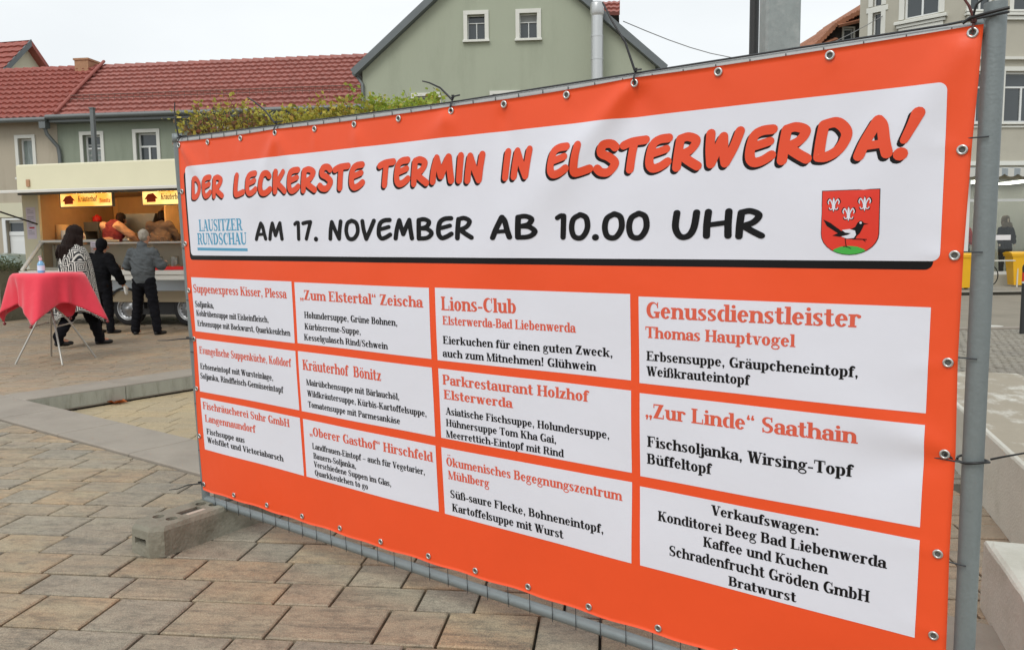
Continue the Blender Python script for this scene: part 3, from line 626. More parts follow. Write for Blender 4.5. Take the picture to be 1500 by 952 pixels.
# ---- row house, beige part
bh = thing('row_house', 'low beige row house with red pantile roof at the left edge', 'house', (HQ[0], HQ[1], 0), TA)
bw = [(-1.46, 3.7, -1.0, 4.84), (-4.2, 3.7, -3.5, 4.86)]; dr = (-2.05, 0, -.78, 2.44)
wall(bh, [(-7, 0), (-.19, 0), (-.19, 5.36), (-7, 5.36)], [rect(*g) for g in bw]+[rect(*dr)], .16, 'beige_wall')
for i, g in enumerate(bw): window(bh, *g, trim=.10, transom=0, mull=False, glass='glass_lit')
mb = MB(); mb.box(-7, -.05, 2.52, -.19, -.001, 2.95); mb.obj('cornice_band', 'cream', bh)
mb = MB(); mb.box(-2.03, .10, .02, -.8, .14, 1.98).box(-2.03, .08, 1.98, -.8, .15, 2.10).box(-2.03, .1, 2.36, -.8, .14, 2.42).box(-1.94, .09, .15, -1.46, .102, 1.85).box(-1.36, .09, .15, -.88, .102, 1.85); mb.obj('door', 'pvc', bh)
mb = MB(); mb.box(-2.0, .11, 2.10, -.84, .125, 2.36); mb.obj('door_light', 'glass', bh)
mb = MB(); mb.box(-2.16, -.03, 0, -2.05, .02, 2.44).box(-.78, -.03, 0, -.67, .02, 2.44).box(-2.16, -.03, 2.44, -.67, .02, 2.5); mb.obj('door_surround', 'pvc', bh)
def cx(t): return (-7.2, .0-.72*t)
tile_roof(bh, -7.2, .05, (-.35, 5.32), (3.28, 7.60), 11, 34, 'roof', 'tile2', amp=.05, clipx=cx)
for v in bh.children[-1].data.vertices: v.co.z += .06; v.co.y -= .03
ridge_caps(bh, -7.2, -.72, 3.3, 7.60, 20, 'tile2')
mb = MB(); mb.tube([(.06, -.38, 5.48), (-.32, 1.4, 6.62), (-.72, 3.28, 7.78)], .05, 6); mb.obj('verge_tiles', 'tile2', bh)
mb = MB(); mb.tube([(-7.2, -.43, 5.30), (-.2, -.43, 5.30)], .07, 8); mb.obj('gutter', 'zinc', bh)
mb = MB(); mb.box(-.42, -.46, 5.05, -.22, -.24, 5.30); mb.tube([(-.32, -.35, 5.1), (-.30, -.3, 4.9), (-.12, -.1, 4.55), (-.10, -.08, 4.3), (-.10, -.08, 0)], .055, 8); mb.obj('downpipe', 'zinc', bh)
mb = MB(); mb.box(-1.52, 2.9, 7.0, -1.04, 3.5, 7.76); ch = mb.obj('chimney', 'brick', bh); mb = MB(); mb.box(-1.55, 2.87, 7.76, -1.01, 3.53, 7.82); mb.obj('chimney_cap', 'brick', ch)
mb = MB(); mb.box(-6.9, 6.3, 0, -.2, 6.5, 5.4); mb.add([(-7.2, 3.3, 7.60), (-.2, 3.3, 7.60), (-.2, 6.9, 5.35), (-7.2, 6.9, 5.35)], [(0, 1, 2, 3)]); mb.obj('rear_side', 'beige_wall', bh)
# ---- house behind with small gable
gh = thing('gabled_house', 'house with narrow cream gable and red tiled roof rising behind the left row house', 'house', (-20.05, 34, 0), rad(78))
wall(gh, [(-3.6, 0), (3.6, 0), (3.6, 6.5), (0, 10.0), (-3.6, 6.5)], [], .1, 'cream', thick=.4)
s_ = tile_roof(gh, -.35, 12, (-4.0, 6.2), (.02, 10.15), 14, 34, 'roof', 'tile2')
for v in s_.data.vertices: x, y = v.co.x, v.co.y; v.co.x = y; v.co.y = x
mb = MB(); mb.add([(0, -.35, 10.2), (4.0, -.35, 6.25), (4.0, 12, 6.25), (0, 12, 10.2), (0, -.35, 9.98), (4.0, -.35, 6.03), (4.0, 12, 6.03), (0, 12, 9.98)], [(0, 1, 2, 3), (0, 4, 5, 1), (1, 5, 6, 2), (4, 7, 6, 5)]); mb.obj('far_slope', 'tile2', gh)
mb = MB(); mb.add([(0, -.36, 10.22), (-4.0, -.36, 6.27), (-4.0, -.36, 6.02), (0, -.36, 9.95), (0, -.3, 10.22), (-4.0, -.3, 6.27), (-4.0, -.3, 6.02), (0, -.3, 9.95)], [(0, 1, 2, 3), (0, 4, 5, 1), (3, 2, 6, 7), (7, 6, 5, 4)]); mb.obj('verge_board', 'slate', gh)
mb = MB(); mb.box(-3.5, .4, 0, 3.5, 11.8, 6.4); mb.obj('side_wall', 'cream', gh)
# ---- gabled green house
gb = thing('gabled_house', 'tall sage green house with a plain gable and two attic windows', 'house', (-.028, 21.0, 0), rad(-5))
gwn = [(-1.03, 6.75, -.58, 7.38), (.31, 6.74, .76, 7.37)]; gl = [(-2.45, 4.3, -1.83, 5.38), (-.40, 4.3, .22, 5.38)]
wall(gb, [(-3.81, 0), (3.74, 0), (3.74, 5.95), (-.04, 9.25), (-3.81, 6.05)], [rect(*g) for g in gwn+gl], .14, 'green_wall')
for i, g in enumerate(gwn): window(gb, *g, trim=.10, transom=.32 if i else .30, fr=.018, bw=.010, dep=.14, pane_top='blind' if i else 'glass', mull=True)
for g in gl: window(gb, *g, trim=.08, transom=.3, fr=.03, dep=.14)
mb = MB()
def rake(a, b, th, y0, y1):
    d = Vector((b[0]-a[0], 0, b[1]-a[1])).normalized(); n = Vector((-d.z, 0, d.x)); n = n if n.z > 0 else -n
    A = Vector((a[0], 0, a[1])); Bb = Vector((b[0], 0, b[1])); P8 = []
    for y in (y0, y1): P8 += [A+Vector((0, y, 0)), Bb+Vector((0, y, 0)), Bb+n*th+Vector((0, y, 0)), A+n*th+Vector((0, y, 0))]
    mb.add(P8, [(0, 1, 2, 3), (7, 6, 5, 4), (0, 4, 5, 1), (1, 5, 6, 2), (2, 6, 7, 3), (3, 7, 4, 0)])
rake((-3.96, 5.93), (-.04, 9.26), .17, -.22, 8.5); rake((3.92, 5.80), (-.04, 9.26), .17, -.22, 8.5); mb.obj('roof', 'slate', gb)
mb = MB(); mb.tube([(-3.98, -.15, 5.98), (-3.98, 8.4, 5.98)], .07, 8); mb.tube([(-3.97, .0, 5.95), (-3.8, -.06, 5.72), (-3.80, -.06, 0)], .045, 8); mb.obj('gutter', 'zinc', gb)
mb = MB(); mb.box(-3.81, .2, 0, -3.6, 8.4, 5.9); mb.box(3.53, .2, 0, 3.74, 8.4, 5.8); mb.obj('side_wall', 'green_wall', gb)
M['inox'] = mat('brushed_flue_steel', rgb(196, 198, 198), .35, .6, noise=.06, nscale=8, stretch=(4, 4, .4))
fl_ = thing('flue_pipe', 'pale steel flue pipe with capped top fixed to the green gable wall', 'flue', (2.19, 20.35, 3.6), rad(-5))
mb = MB(); mb.lathe([(.155, 0), (.155, .95), (.163, .95), (.163, .99), (.155, .99), (.155, 1.95), (.163, 1.95), (.163, 1.99), (.155, 1.99), (.155, 2.45), (.163, 2.45), (.163, 2.49), (.155, 2.49), (.155, 3.0), (.163, 3.0), (.163, 3.04), (.150, 3.04), (.145, 3.5), (.150, 3.52)], n=48); mb.sm = [False]*len(mb.f); mb.obj('flue', 'inox', fl_)
mb = MB(); mb.lathe([(.150, 3.52), (.168, 3.56), (.168, 3.78), (.15, 3.83), (.0, 3.85)], n=20); mb.obj('flue_cap', 'inox', fl_)
mb = MB()
for z in (.9, 2.4): mb.box(-.03, .1, z, .03, .42, z+.05)
mb.obj('bracket', 'inox', fl_)
rd_ = thing('roof_dormer', 'small red tiled roof hood on a dark shaft beside the green gable', 'dormer', (2.75, 24.5, 6.25), rad(-8))
mb = MB(); mb.box(-.5, .1, 0, .18, .8, 2.05); mb.obj('shaft', 'dark_wood', rd_)
tile_roof(rd_, -.62, .56, (-.10, 2.02), (.75, 2.62), 3, 7, 'hood', 'tile')
mb = MB(); mb.box(-.6, -.05, 1.98, .54, .8, 2.04); mb.obj('hood_board', 'dark_wood', rd_)
# ---- beige corner building on the right
cb = thing('corner_building', 'tall pale beige corner building with white moulded windows above a shop', 'building', (13.72, 25.0, 0), rad(3))
cw = [(.30, 8.45, 1.05, 10.3), (1.66, 8.45, 2.75, 10.3), (3.9, 8.45, 5.0, 10.3), (.30, 5.1, 1.05, 6.65), (1.50, 5.1, 2.75, 6.65), (3.9, 5.1, 5.0, 6.65)]; sh = (.35, .42, 4.9, 3.40)
wall(cb, [(0, 0), (9, 0), (9, 12.2), (0, 12.2)], [rect(*g) for g in cw]+[rect(*sh)], .18, 'stone_wall')
for g in cw: window(cb, *g, trim=.13, transom=.30, mull=True, dep=.15, fr=.07)
mb = MB(); mb.box(-.02, -.09, 3.80, 9, -.001, 3.93).box(-.02, -.05, 4.95, 9, -.001, 5.0).box(-.02, -.12, 6.98, 9, -.001, 7.06); mb.obj('string_course', 'white_trim', cb)
cb2 = bpy.data.objects.new('left_wing', None); C.objects.link(cb2); cb2.parent = cb
# left wing: local x runs back to the left at 45 degrees
aw = [(.60, 8.5, 1.62, 10.3), (2.33, 6.6, 2.60, 8.9), (2.33, 9.1, 2.60, 11.2)]
lw = wall(cb, [(0, 0), (3.02, 0), (3.02, 12.2), (0, 12.2)], [rect(*g) for g in aw], .18, 'stone_wall', name='side_wall')
parts0 = [lw]
kids = set(cb.children)
window(cb, *aw[0], trim=.16, transom=.0, mull=True, dep=.12, fr=.06, sill=False); window(cb, *aw[1], trim=.14, transom=0, mull=False, dep=.15, fr=.04, sill=False); window(cb, *aw[2], trim=.14, transom=0, mull=False, dep=.15, fr=.04, sill=False)
mb = MB(); mb.cbox(.34, -.16, 8.34, 1.88, .0, 8.44, .02).cbox(.40, -.10, 8.24, 1.82, .0, 8.34, .02).cbox(.46, -.06, 8.10, 1.76, .0, 8.24, .01); mb.obj('window_sill', 'white_trim', cb)
mb = MB(); mb.box(2.12, -.03, 8.92, 2.8, .0, 9.08); mb.obj('window_surround', 'white_trim', cb)
parts0 += [o for o in cb.children if o not in kids]
rot = rad(132)
for o in parts0:      # mirror the wing so its outer face looks to the street
    for oo in [o]+list(o.children):
        for v in oo.data.vertices: v.co = Matrix.Rotation(rot, 4, 'Z') @ Vector((v.co.x, -v.co.y, v.co.z))
bpy.data.objects.remove(cb2)
mb = MB(); mb.box(-.9, .3, 12.2, 9, 4, 12.5); mb.obj('eaves', 'white_trim', cb)
for x0, x1 in ((.13, 1.22), (1.36, 3.05), (3.6, 5.3)): mb = MB(); mb.cbox(x0, -.14, 8.28, x1, -.001, 8.36, .02).cbox(x0+.06, -.09, 8.16, x1-.06, -.001, 8.28, .02); mb.obj('sill_moulding', 'white_trim', cb)
# the shop
M['shop_wall'] = mat('shop_interior', rgb(170, 170, 162), .9); M['shop_ceiling'] = mat('shop_ceiling', rgb(205, 205, 196), .9)
g = bpy.data.materials.new('shop_glass'); g.use_nodes = True; n_ = g.node_tree.nodes; l_ = g.node_tree.links; n_.clear(); out = n_.new('ShaderNodeOutputMaterial'); tr = n_.new('ShaderNodeBsdfTransparent'); tr.inputs[0].default_value = (.86, .88, .86, 1)
gl_ = n_.new('ShaderNodeBsdfGlossy'); gl_.inputs['Roughness'].default_value = .02; ms = n_.new('ShaderNodeMixShader'); ms.inputs[0].default_value = .05; l_.new(tr.outputs[0], ms.inputs[1]); l_.new(gl_.outputs[0], ms.inputs[2]); l_.new(ms.outputs[0], out.inputs[0]); M['shop_glass'] = g
mb = MB(); mb.box(.35, .18, .30, 4.9, 2.6, .42).box(.25, .18, .3, .35, 2.6, 3.4).box(4.9, .18, .3, 5.0, 2.6, 3.4).box(.25, 2.6, .3, 5.0, 2.7, 3.4).box(.25, .19, 3.4, 5.0, 2.7, 3.5); mb.obj('shop_interior', 'shop_wall', cb)
M['panel_light'] = emis('shop_ceiling_light', (1, .97, .9), 5)
for x in (1.0, 2.6, 4.0): MB().box(x, .5, 3.37, x+.7, 2.2, 3.395).obj('ceiling_light', 'panel_light', cb)
sw = MB(); sw.box(.35, .08, .42, .62, .16, 3.4).box(4.8, .08, .42, 4.9, .16, 3.4).box(.62, .09, 2.70, 4.8, .15, 2.78).box(.62, .08, .42, 4.8, .16, .52).box(2.9, .09, .52, 2.98, .15, 3.4); sw = sw.obj('shop_window', 'pvc', cb)
for a in ((.62, .52, 2.9, 2.70), (2.98, .52, 4.8, 2.70), (.62, 2.78, 2.9, 3.4), (2.98, 2.78, 4.8, 3.4)): m1 = MB(); m1.box(a[0], .115, a[1], a[2], .122, a[3]); m1.obj('pane', 'shop_glass', sw)
M['awning'] = mat('pale_striped_awning', rgb(196, 196, 190), .8)
mb = MB(); n = 90
for i in range(n):
    x0, x1 = .1+5*i/n, .1+5*(i+1)/n
    f = lambda x: 3.50-.09*abs(math.sin(x*math.pi/.42)); y_ = lambda x: -.55+.02*math.sin(x*math.pi*2/.42)
    mb.add([(x0, y_(x0), 3.66), (x1, y_(x1), 3.66), (x1, y_(x1), f(x1)), (x0, y_(x0), f(x0)), (x0, -.05, 3.74), (x1, -.05, 3.74)], [(0, 3, 2, 1), (4, 0, 1, 5)])
aw_ = mb.obj('awning', 'awning', cb)
M['stripe'] = mat('grey_awning_stripe', rgb(150, 158, 162), .8); aw_.data.materials.append(M['stripe'])
for p in aw_.data.polygons:
    if int((p.center.x-.1)/.21) % 2: p.material_index = 1
M['sign_white'] = mat('white_sign_plate', rgb(225, 225, 228), .4); M['sign_blue'] = mat('sign_blue_print', rgb(60, 60, 120), .5)
mb = MB(); mb.box(1.42, -.02, 1.50, 1.92, .0, 1.66); sg = mb.obj('shop_sign', 'sign_white'); sg.location = (13.72, 25, 0); sg.rotation_euler = (0, 0, rad(3)); tag(sg, 'small white sign plate in front of the shop window mannequin', 'sign')
# ---- dark house with tiled verge
dh = thing('tiled_house', 'dark boarded house with reddish tiled roof beside the beige building', 'house', (10.6, 30, 0), 0)
wall(dh, [(-.2, 0), (3.3, 0), (3.3, 10.2), (2.2, 9.80), (1.3, 9.35), (.5, 8.55), (-.2, 8.3)], [rect(1.63, 8.25, 1.98, 9.25), rect(.62, 7.9, .86, 8.5)], .1, 'dark_wood', thick=5)
window(dh, 1.63, 8.25, 1.98, 9.25, trim=.06, transom=0, mull=False, fr=.05, sill=False, dep=.08); window(dh, .62, 7.9, .86, 8.5, trim=.05, transom=0, mull=False, fr=.1, sill=False, dep=.08)
R2 = random.Random(5); mb = MB()
pts = [(-.35, 8.35), (.45, 8.62), (1.25, 9.45), (2.05, 9.85), (2.75, 10.40), (3.4, 10.75)]
for k in range(42):
    t = k/41*5; i = min(4, int(t)); f_ = t-i; x = pts[i][0]+(pts[i+1][0]-pts[i][0])*f_; z = pts[i][1]+(pts[i+1][1]-pts[i][1])*f_
    mb.tube([(x, -.35, z-.12), (x, 4.8, z+.05)], .09+R2.uniform(-.015, .015), 6)
mb.obj('roof', 'tile_old', dh)
for x0, x1, z in ((.35, 1.25, 8.72), (1.25, 2.65, 9.50)): mb = MB(); mb.add([(x0, -.5, z-.25), (x1, -.5, z+.06), (x1+.1, .2, z+.30), (x0, .2, z+.05), (x0, -.45, z-.33), (x1, -.45, z-.04)], [(0, 1, 2, 3), (0, 4, 5, 1)]); mb.obj('dormer_hood', 'tile_old', dh)
# ---- overhead cable, lamp columns
M['cable'] = mat('grey_cable', (.22, .22, .22), .6)
mb = MB(); a = Vector((2.9, 20.8, 7.1)); b = Vector((12.1, 26.6, 8.75)); mb.tube([a+(b-a)*(k/14)-Vector((0, 0, 1.15*math.sin(math.pi*k/14))) for k in range(15)], .012, 5); wo = mb.obj('overhead_cable', 'cable'); tag(wo, 'thin overhead cable sagging from the green gable to the beige building', 'cable')
lc = thing('lamp_column', 'square galvanised lamp column rising behind the orange banner', 'lamp post', (1.435, 4.35, 0), rad(4))
M['galv'] = mat('spangled_galvanised_steel', rgb(148, 156, 154), .5, .3, noise=.14, nscale=22, dark=rgb(190, 194, 190), dscale=8, damt=.5, bump=.1, bscale=120)
mb = MB(); c = .012; h_ = .094; g_ = .055; pr = [(-h_+c, -g_), (h_-c, -g_), (h_, -g_+c), (h_, g_-c), (h_-c, g_), (-h_+c, g_), (-h_, g_-c), (-h_, -g_+c)]
mb.add([(x, y, 0) for x, y in pr]+[(x, y, 6.5) for x, y in pr], [(k, (k+1) % 8, 8+(k+1) % 8, 8+k) for k in range(8)]+[tuple(range(8, 16))]); mb.obj('column', 'galv', lc)
mb = MB(); mb.box(-.2, -.2, 0, .2, .2, .02); mb.obj('base_plate', 'galv', lc)
mb = MB(); mb.box(-.1, -.1, 6.5, .9, .1, 6.62); mb.obj('lamp_arm', 'galv', lc)
M['black_post'] = mat('black_coated_post', (.03, .032, .033), .5)
bp_ = thing('black_post', 'slim black post standing close to the left of the galvanised column', 'post', (1.392, 4.66, 0), 0)
mb = MB(); mb.tube([(0, 0, 0), (0, 0, 6)], .026, 14); mb.obj('shaft', 'black_post', bp_); mb = MB(); mb.lathe([(.0, .02), (.08, .02), (.08, 0)]); mb.obj('base_flange', 'black_post', bp_)
gp = thing('grey_post', 'grey square post standing in front of the left green house window', 'post', (-10.24, 20.0, 0), TA)
mb = MB(); mb.box(-.045, -.045, 0, .045, .045, 4.95); mb.obj('shaft', 'zinc', gp); mb = MB(); mb.box(-.06, -.06, 4.95, .06, .06, 4.98); mb.obj('cap', 'zinc', gp)
# ================================================================ FENCE AND BANNER
M['steel'] = mat('galvanised_steel', rgb(130, 138, 139), .5, .35, .5, noise=.07, nscale=40, dark=rgb(84, 94, 98), dscale=60, damt=.4, bump=.12, dthr=.6, bscale=140)
M['wire'] = mat('dark_wire', (.05, .055, .06), .5, .3)
M['pale_tube'] = mat('pale_galvanised_tube', rgb(176, 178, 176), .5, .2, noise=.08, nscale=20)
M['tie'] = mat('black_nylon', (.012, .012, .013), .4)
M['red_tie'] = mat('brown_red_nylon', (.10, .025, .02), .4)
M['eyelet'] = mat('nickel', (.62, .62, .60), .28, .9)
M['orange'] = mat('orange_vinyl', rgb(244, 86, 40), .40, 0, .45, noise=.03, nscale=2.5, bump=.22, bscale=4.5, bdist=.02)
M['white_print'] = mat('white_vinyl_print', (.785, .795, .875), .40, 0, .45, noise=.015, nscale=2, bump=.16, bscale=4.5, bdist=.02)
M['black_print'] = mat('black_vinyl_print', (.008, .008, .009), .42, 0, .22)
M['red_print'] = mat('red_orange_vinyl_print', rgb(234, 80, 44), .40, 0, .45)
M['head_print'] = mat('faded_red_vinyl_print', rgb(224, 98, 74), .42, 0, .4)
M['blue_print'] = mat('light_blue_vinyl_print', rgb(86, 160, 196), .42, 0, .4)
M['crest_red'] = mat('crest_red_print', rgb(230, 58, 40), .42)
M['crest_green'] = mat('crest_green_print', rgb(70, 178, 72), .42)
O_ = Vector((-1.6291, 4.1130, .1475)); U_ = Vector((.80125, -.59822, -.01140)); V_ = Vector((-.01404, -.03785, .99918)); N_ = Vector((-.59817, -.80043, -.03872))
U_.normalize(); N_.normalize(); V_ = N_.cross(U_)*1
if V_.z < 0: V_ = -V_
def FP(u, v, w=0): return O_+U_*u+V_*v+N_*w        # a point of the fence: along, up, towards the viewer's side
ties_u = [(.063, 1.827), (.817, 1.824), (1.831, 1.818), (2.564, 1.830), (3.462, 1.841)]
folds = [(.063, 1.83, .72, -.69, .006, .045, .30), (.063, 1.83, .35, -.93, -.004, .04, .25), (1.831, 1.82, -.35, -.93, .008, .07, .34), (1.831, 1.82, -.80, -.6, .006, .05, .26),
         (2.564, 1.83, -.72, -.69, .012, .07, .55), (2.564, 1.83, .4, -.9, -.006, .07, .3), (2.564, 1.83, -.1, -1, -.008, .06, .32), (.817, 1.82, -.5, -.86, .006, .05, .3), (.817, 1.82, .55, -.83, .005, .06, .3),
         (3.462, 1.842, -.5, -.86, .008, .08, .5), (3.462, .805, -.95, .3, .005, .07, .35), (3.462, .805, -.95, -.35, -.005, .08, .35), (2.05, 1.82, .2, -.97, -.004, .05, .22), (1.32, 1.81, .3, -.95, .004, .05, .22)]
small_folds = [(u_, 1.815, .25*math.sin(u_*9), -1, .0022*math.cos(u_*23), .02, .09) for u_ in (.309, .564, 1.077, 1.319, 1.565, 2.066, 2.318, 2.832, 3.138)]
small_folds += [(u_, .09, .3*math.sin(u_*7), 1, .0016*math.cos(u_*17), .02, .08) for u_ in (.57, 1.095, 1.357, 1.87, 2.38, 2.9)]+[(3.45, v_, -1, .3*math.sin(v_*5), .002, .02, .09) for v_ in (1.567, 1.312, 1.043, .538, .311)]
folds += small_folds
def disp(u, v):
    w = .030+.010*math.sin(math.pi*u/3.5)*math.sin(math.pi*min(max(v, 0), 1.85)/1.85)
    w += .0030*math.sin(u*5.1+v*2.3+.5)*math.sin(v*3.1+u*.7)+.0016*math.sin(u*11.3-v*6.1)*math.sin(v*5+1)
    w += .0011*math.sin(v*16+u*3.2)*math.exp(-((u-2.9)/.9)**2)+.0012*math.sin(u*19+v*5)*math.exp(-((v-1.55)/.25)**2)
    for fu, fv, dx, dz, a, s, L in folds:
        x = u-fu; y = v-fv; al = x*dx+y*dz; pe = -x*dz+y*dx
        if 0 < al < 3*L: w += 1.5*a*math.exp(-(pe/(s*(.35+al/L)))**2)*math.exp(-(al/L)**2)*min(1, al/.04)
    return w
def B(u, v, lift=0): return FP(u, v, disp(u, v)+lift)
def lerp_tab(t, x):
    for (a, b), (c, d) in zip(t, t[1:]):
        if x <= c: return b+(d-b)*(x-a)/(c-a) if x > a else b
    return t[-1][1]
EL = [(.06, .028), (.35, .026), (.6, .036), (.86, .046), (1.1, .034), (1.34, .037), (1.6, .047), (1.85, .053)]
ER = [(.06, 3.474), (.32, 3.471), (.54, 3.468), (.81, 3.470), (1.04, 3.465), (1.31, 3.466), (1.57, 3.472), (1.72, 3.479), (1.86, 3.484)]
eyT = [.063, .309, .564, .817, 1.077, 1.319, 1.565, 1.831, 2.066, 2.318, 2.564, 2.832, 3.138, 3.462]
def top_v(u):
    for a, b in zip(ties_u, ties_u[1:]):
        if u <= b[0]:
            t = max(0, (u-a[0])/(b[0]-a[0])); return a[1]+(b[1]-a[1])*t+.014-.005*math.sin(math.pi*t)
    return 1.855
def bot_v(u): return .064+.004*math.cos(u*2*math.pi/.262+1)*.6-.003*math.sin(u*1.3)
def surf_mesh(fu, nu, nv, mb, lift):
    vs = [fu(i/nu, j/nv) for j in range(nv+1) for i in range(nu+1)]
    mb.add([B(u, v, lift) for u, v in vs], [(j*(nu+1)+i, j*(nu+1)+i+1, (j+1)*(nu+1)+i+1, (j+1)*(nu+1)+i) for j in range(nv) for i in range(nu)], True)
def flat_to_banner(V, F, lift, name, m, parent, **kw):
    mb = MB(); mb.add([B(u, v, lift) for u, v in V], F, True); return mb.obj(name, m, parent, **kw)

fence = thing('mobile_fence_panel', 'galvanised mesh site fence panel carrying the orange banner on the brown paving', 'fence', tuple(FP(0, 0)))
fence.matrix_world = Matrix.Translation(FP(0, 0)); inv = -FP(0, 0)
def fobj(mb, name, m, parent=fence):
    mb.v = [tuple(Vector(v)+inv) for v in mb.v]; return mb.obj(name, m, parent)
mb = MB(); mb.tube([FP(0, -.06, 0), FP(0, .9), FP(0, 1.868)], .0205, 14); fobj(mb, 'post', 'steel')
mb = MB(); mb.tube([FP(3.512, -.12, 0), FP(3.505, 1.0), FP(3.503, 1.905)], .0250, 18); fobj(mb, 'post', 'steel')
mb = MB(); mb.tube([FP(0, .0), FP(1.7, -.003), FP(3.51, 0)], .0205, 14); fobj(mb, 'bottom_rail', 'steel')
mb = MB(); mb.tube([FP(0, 1.846, -.004), FP(.9, 1.838, -.004), FP(1.8, 1.832, -.004), FP(2.6, 1.842, -.004), FP(3.48, 1.850, -.004)], .019, 14); fobj(mb, 'top_rail', 'pale_tube')
mb = MB(); mb.lathe([(0, .012), (.024, .012), (.024, -.03), (.022, -.03)], (0, 0, 0)); mb.v = [tuple(Vector(v)+FP(0, 1.872)) for v in mb.v]; fobj(mb, 'post_cap', 'steel')
mb = MB(); mb.tube([FP(3.462, 1.850, -.005), FP(3.49, 1.85, -.005)], .024, 12); fobj(mb, 'rail_socket', 'steel')
first = None
for k in range(1, 35):        # upright wires every ten centimetres, welded to the viewer's side of the rails
    u = .1*k+.016
    mb = MB(); mb.tube([FP(u, -.021, .0215), FP(u, .9, .0190), FP(u+.001*math.sin(k*7), 1.862-.016*math.sin(math.pi*u/3.6), .0165)], .0014, 6); fobj(mb, 'upright_wire', 'wire')
for v in (.27, .52, .79, 1.057, 1.32, 1.594):
    mb = MB(); mb.tube([FP(.0, v, .0215), FP(1.7, v, .017), FP(3.40, v, .018), FP(3.507, v, .0325)], .0020, 6); fobj(mb, 'cross_wire', 'wire')
mb = MB(); mb.tube([FP(.0, 1.864, .012), FP(.9, 1.856, .012), FP(1.8, 1.850, .012), FP(2.6, 1.860, .012), FP(3.40, 1.868, .014), FP(3.535, 1.873, .034)], .0030, 6); fobj(mb, 'top_wire', 'wire')

banner = thing('event_banner', 'orange printed vinyl banner listing soup stalls, tied along the mesh fence', 'banner', tuple(FP(0, .06)))
binv = -FP(0, .06)
_o = MB.obj
def bobj(self, name, m, parent=None, **kw):
    self.v = [tuple(Vector(v)+binv) for v in self.v]; return _o(self, name, m, parent, **kw)
class BM(MB):
    obj = bobj
def put(V, F, lift, name, m, **kw):
    mb = BM(); mb.add([B(u, v, lift) for u, v in V], F, True); return mb.obj(name, m, banner, **kw)
# the sheet itself, two faces 1 mm apart
nu, nv = 236, 122; mb = BM(); vs = []
for j in range(nv+1):
    for i in range(nu+1):
        b = j/nv; a = i/nu; v = .065+1.78*b; u = lerp_tab(EL, v)*(1-a)+lerp_tab(ER, v)*a
        tv, bv = top_v(u), bot_v(u); vs.append((u, bv+(tv-bv)*b))
fs = [(j*(nu+1)+i, j*(nu+1)+i+1, (j+1)*(nu+1)+i+1, (j+1)*(nu+1)+i) for j in range(nv) for i in range(nu)]
mb.add([B(u, v) for u, v in vs], fs, True); mb.add([B(u, v, -.001) for u, v in vs], [f[::-1] for f in fs], True)
rim = [i for i in range(nu+1)]+[j*(nu+1)+nu for j in range(1, nv+1)]+[nv*(nu+1)+i for i in range(nu-1, -1, -1)]+[j*(nu+1) for j in range(nv-1, 0, -1)]
n0 = len(vs); mb.f += [(rim[k], rim[(k+1) % len(rim)], rim[(k+1) % len(rim)]+n0, rim[k]+n0) for k in range(len(rim))]; mb.sm += [False]*len(rim)
mb.obj('vinyl_sheet', 'orange', banner)
# white panels and the black drop shadow
def quadpanel(tl, tr, br, bl, lift, name, m, step=.015, wob=0):
    n = max(2, int((tr[0]-tl[0])/step)); k = max(2, int((tl[1]-bl[1])/step)); V = []
    for j in range(k+1):
        for i in range(n+1):
            a, b = i/n, j/k
            V.append(tuple((bl[c]*(1-a)+br[c]*a)*(1-b)+(tl[c]*(1-a)+tr[c]*a)*b for c in (0, 1)))
    put(V, [(j*(n+1)+i, j*(n+1)+i+1, (j+1)*(n+1)+i+1, (j+1)*(n+1)+i) for j in range(k) for i in range(n)], lift, name, m)
def roundpanel(x0, y0, x1, y1, r, lift, name, m, step=.015, skew=0):
    n = int((x1-x0)/step); V = []
    Y_ = [y0+r-r*math.cos(t*math.pi/20) for t in range(10)]; m_ = int((y1-y0-2*r)/step); Y_ += [y0+r+(y1-y0-2*r)*t/m_ for t in range(m_+1)]; Y_ += [y1-r+r*math.sin(t*math.pi/20) for t in range(1, 11)]; k = len(Y_)-1
    for j in range(k+1):
        y = Y_[j]; e = 0
        for yc in (y0, y1):
            d = abs(y-yc)
            if d < r: e = r-math.sqrt(max(0, r*r-(r-d)**2))
        for i in range(n+1):
            a = i/n; V.append((x0+e+(x1-x0-2*e)*a, y+skew*(a-.5)))
    put(V, [(j*(n+1)+i, j*(n+1)+i+1, (j+1)*(n+1)+i+1, (j+1)*(n+1)+i) for j in range(k) for i in range(n)], lift, name, m)
roundpanel(.082, 1.269, 3.400, 1.700, .02, .0006, 'panel_shadow', 'black_print', skew=.012)
roundpanel(.095, 1.291, 3.415, 1.724, .02, .0012, 'title_panel', 'white_print', skew=.012)
xs = [(.078, .868), (.888, 1.692), (1.724, 2.549), (2.580, 3.398)]; ys = [(.902, 1.176), (.596, .867), (.2895, .560)]
jt = random.Random(3)
for ci, (x0, x1) in enumerate(xs):
    for ri, (y0, y1) in enumerate(ys):
        j = lambda: jt.uniform(-.002, .002)
        dx = .006*ci if False else 0
        quadpanel((x0+j(), y1+j()), (x1+j(), y1+.006*(ci > 1)+j()), (x1+j(), y0+.004*(ci > 1 and ri < 2)+j()*.3), (x0+j(), y0+j()), .0008, 'text_panel', 'white_print')
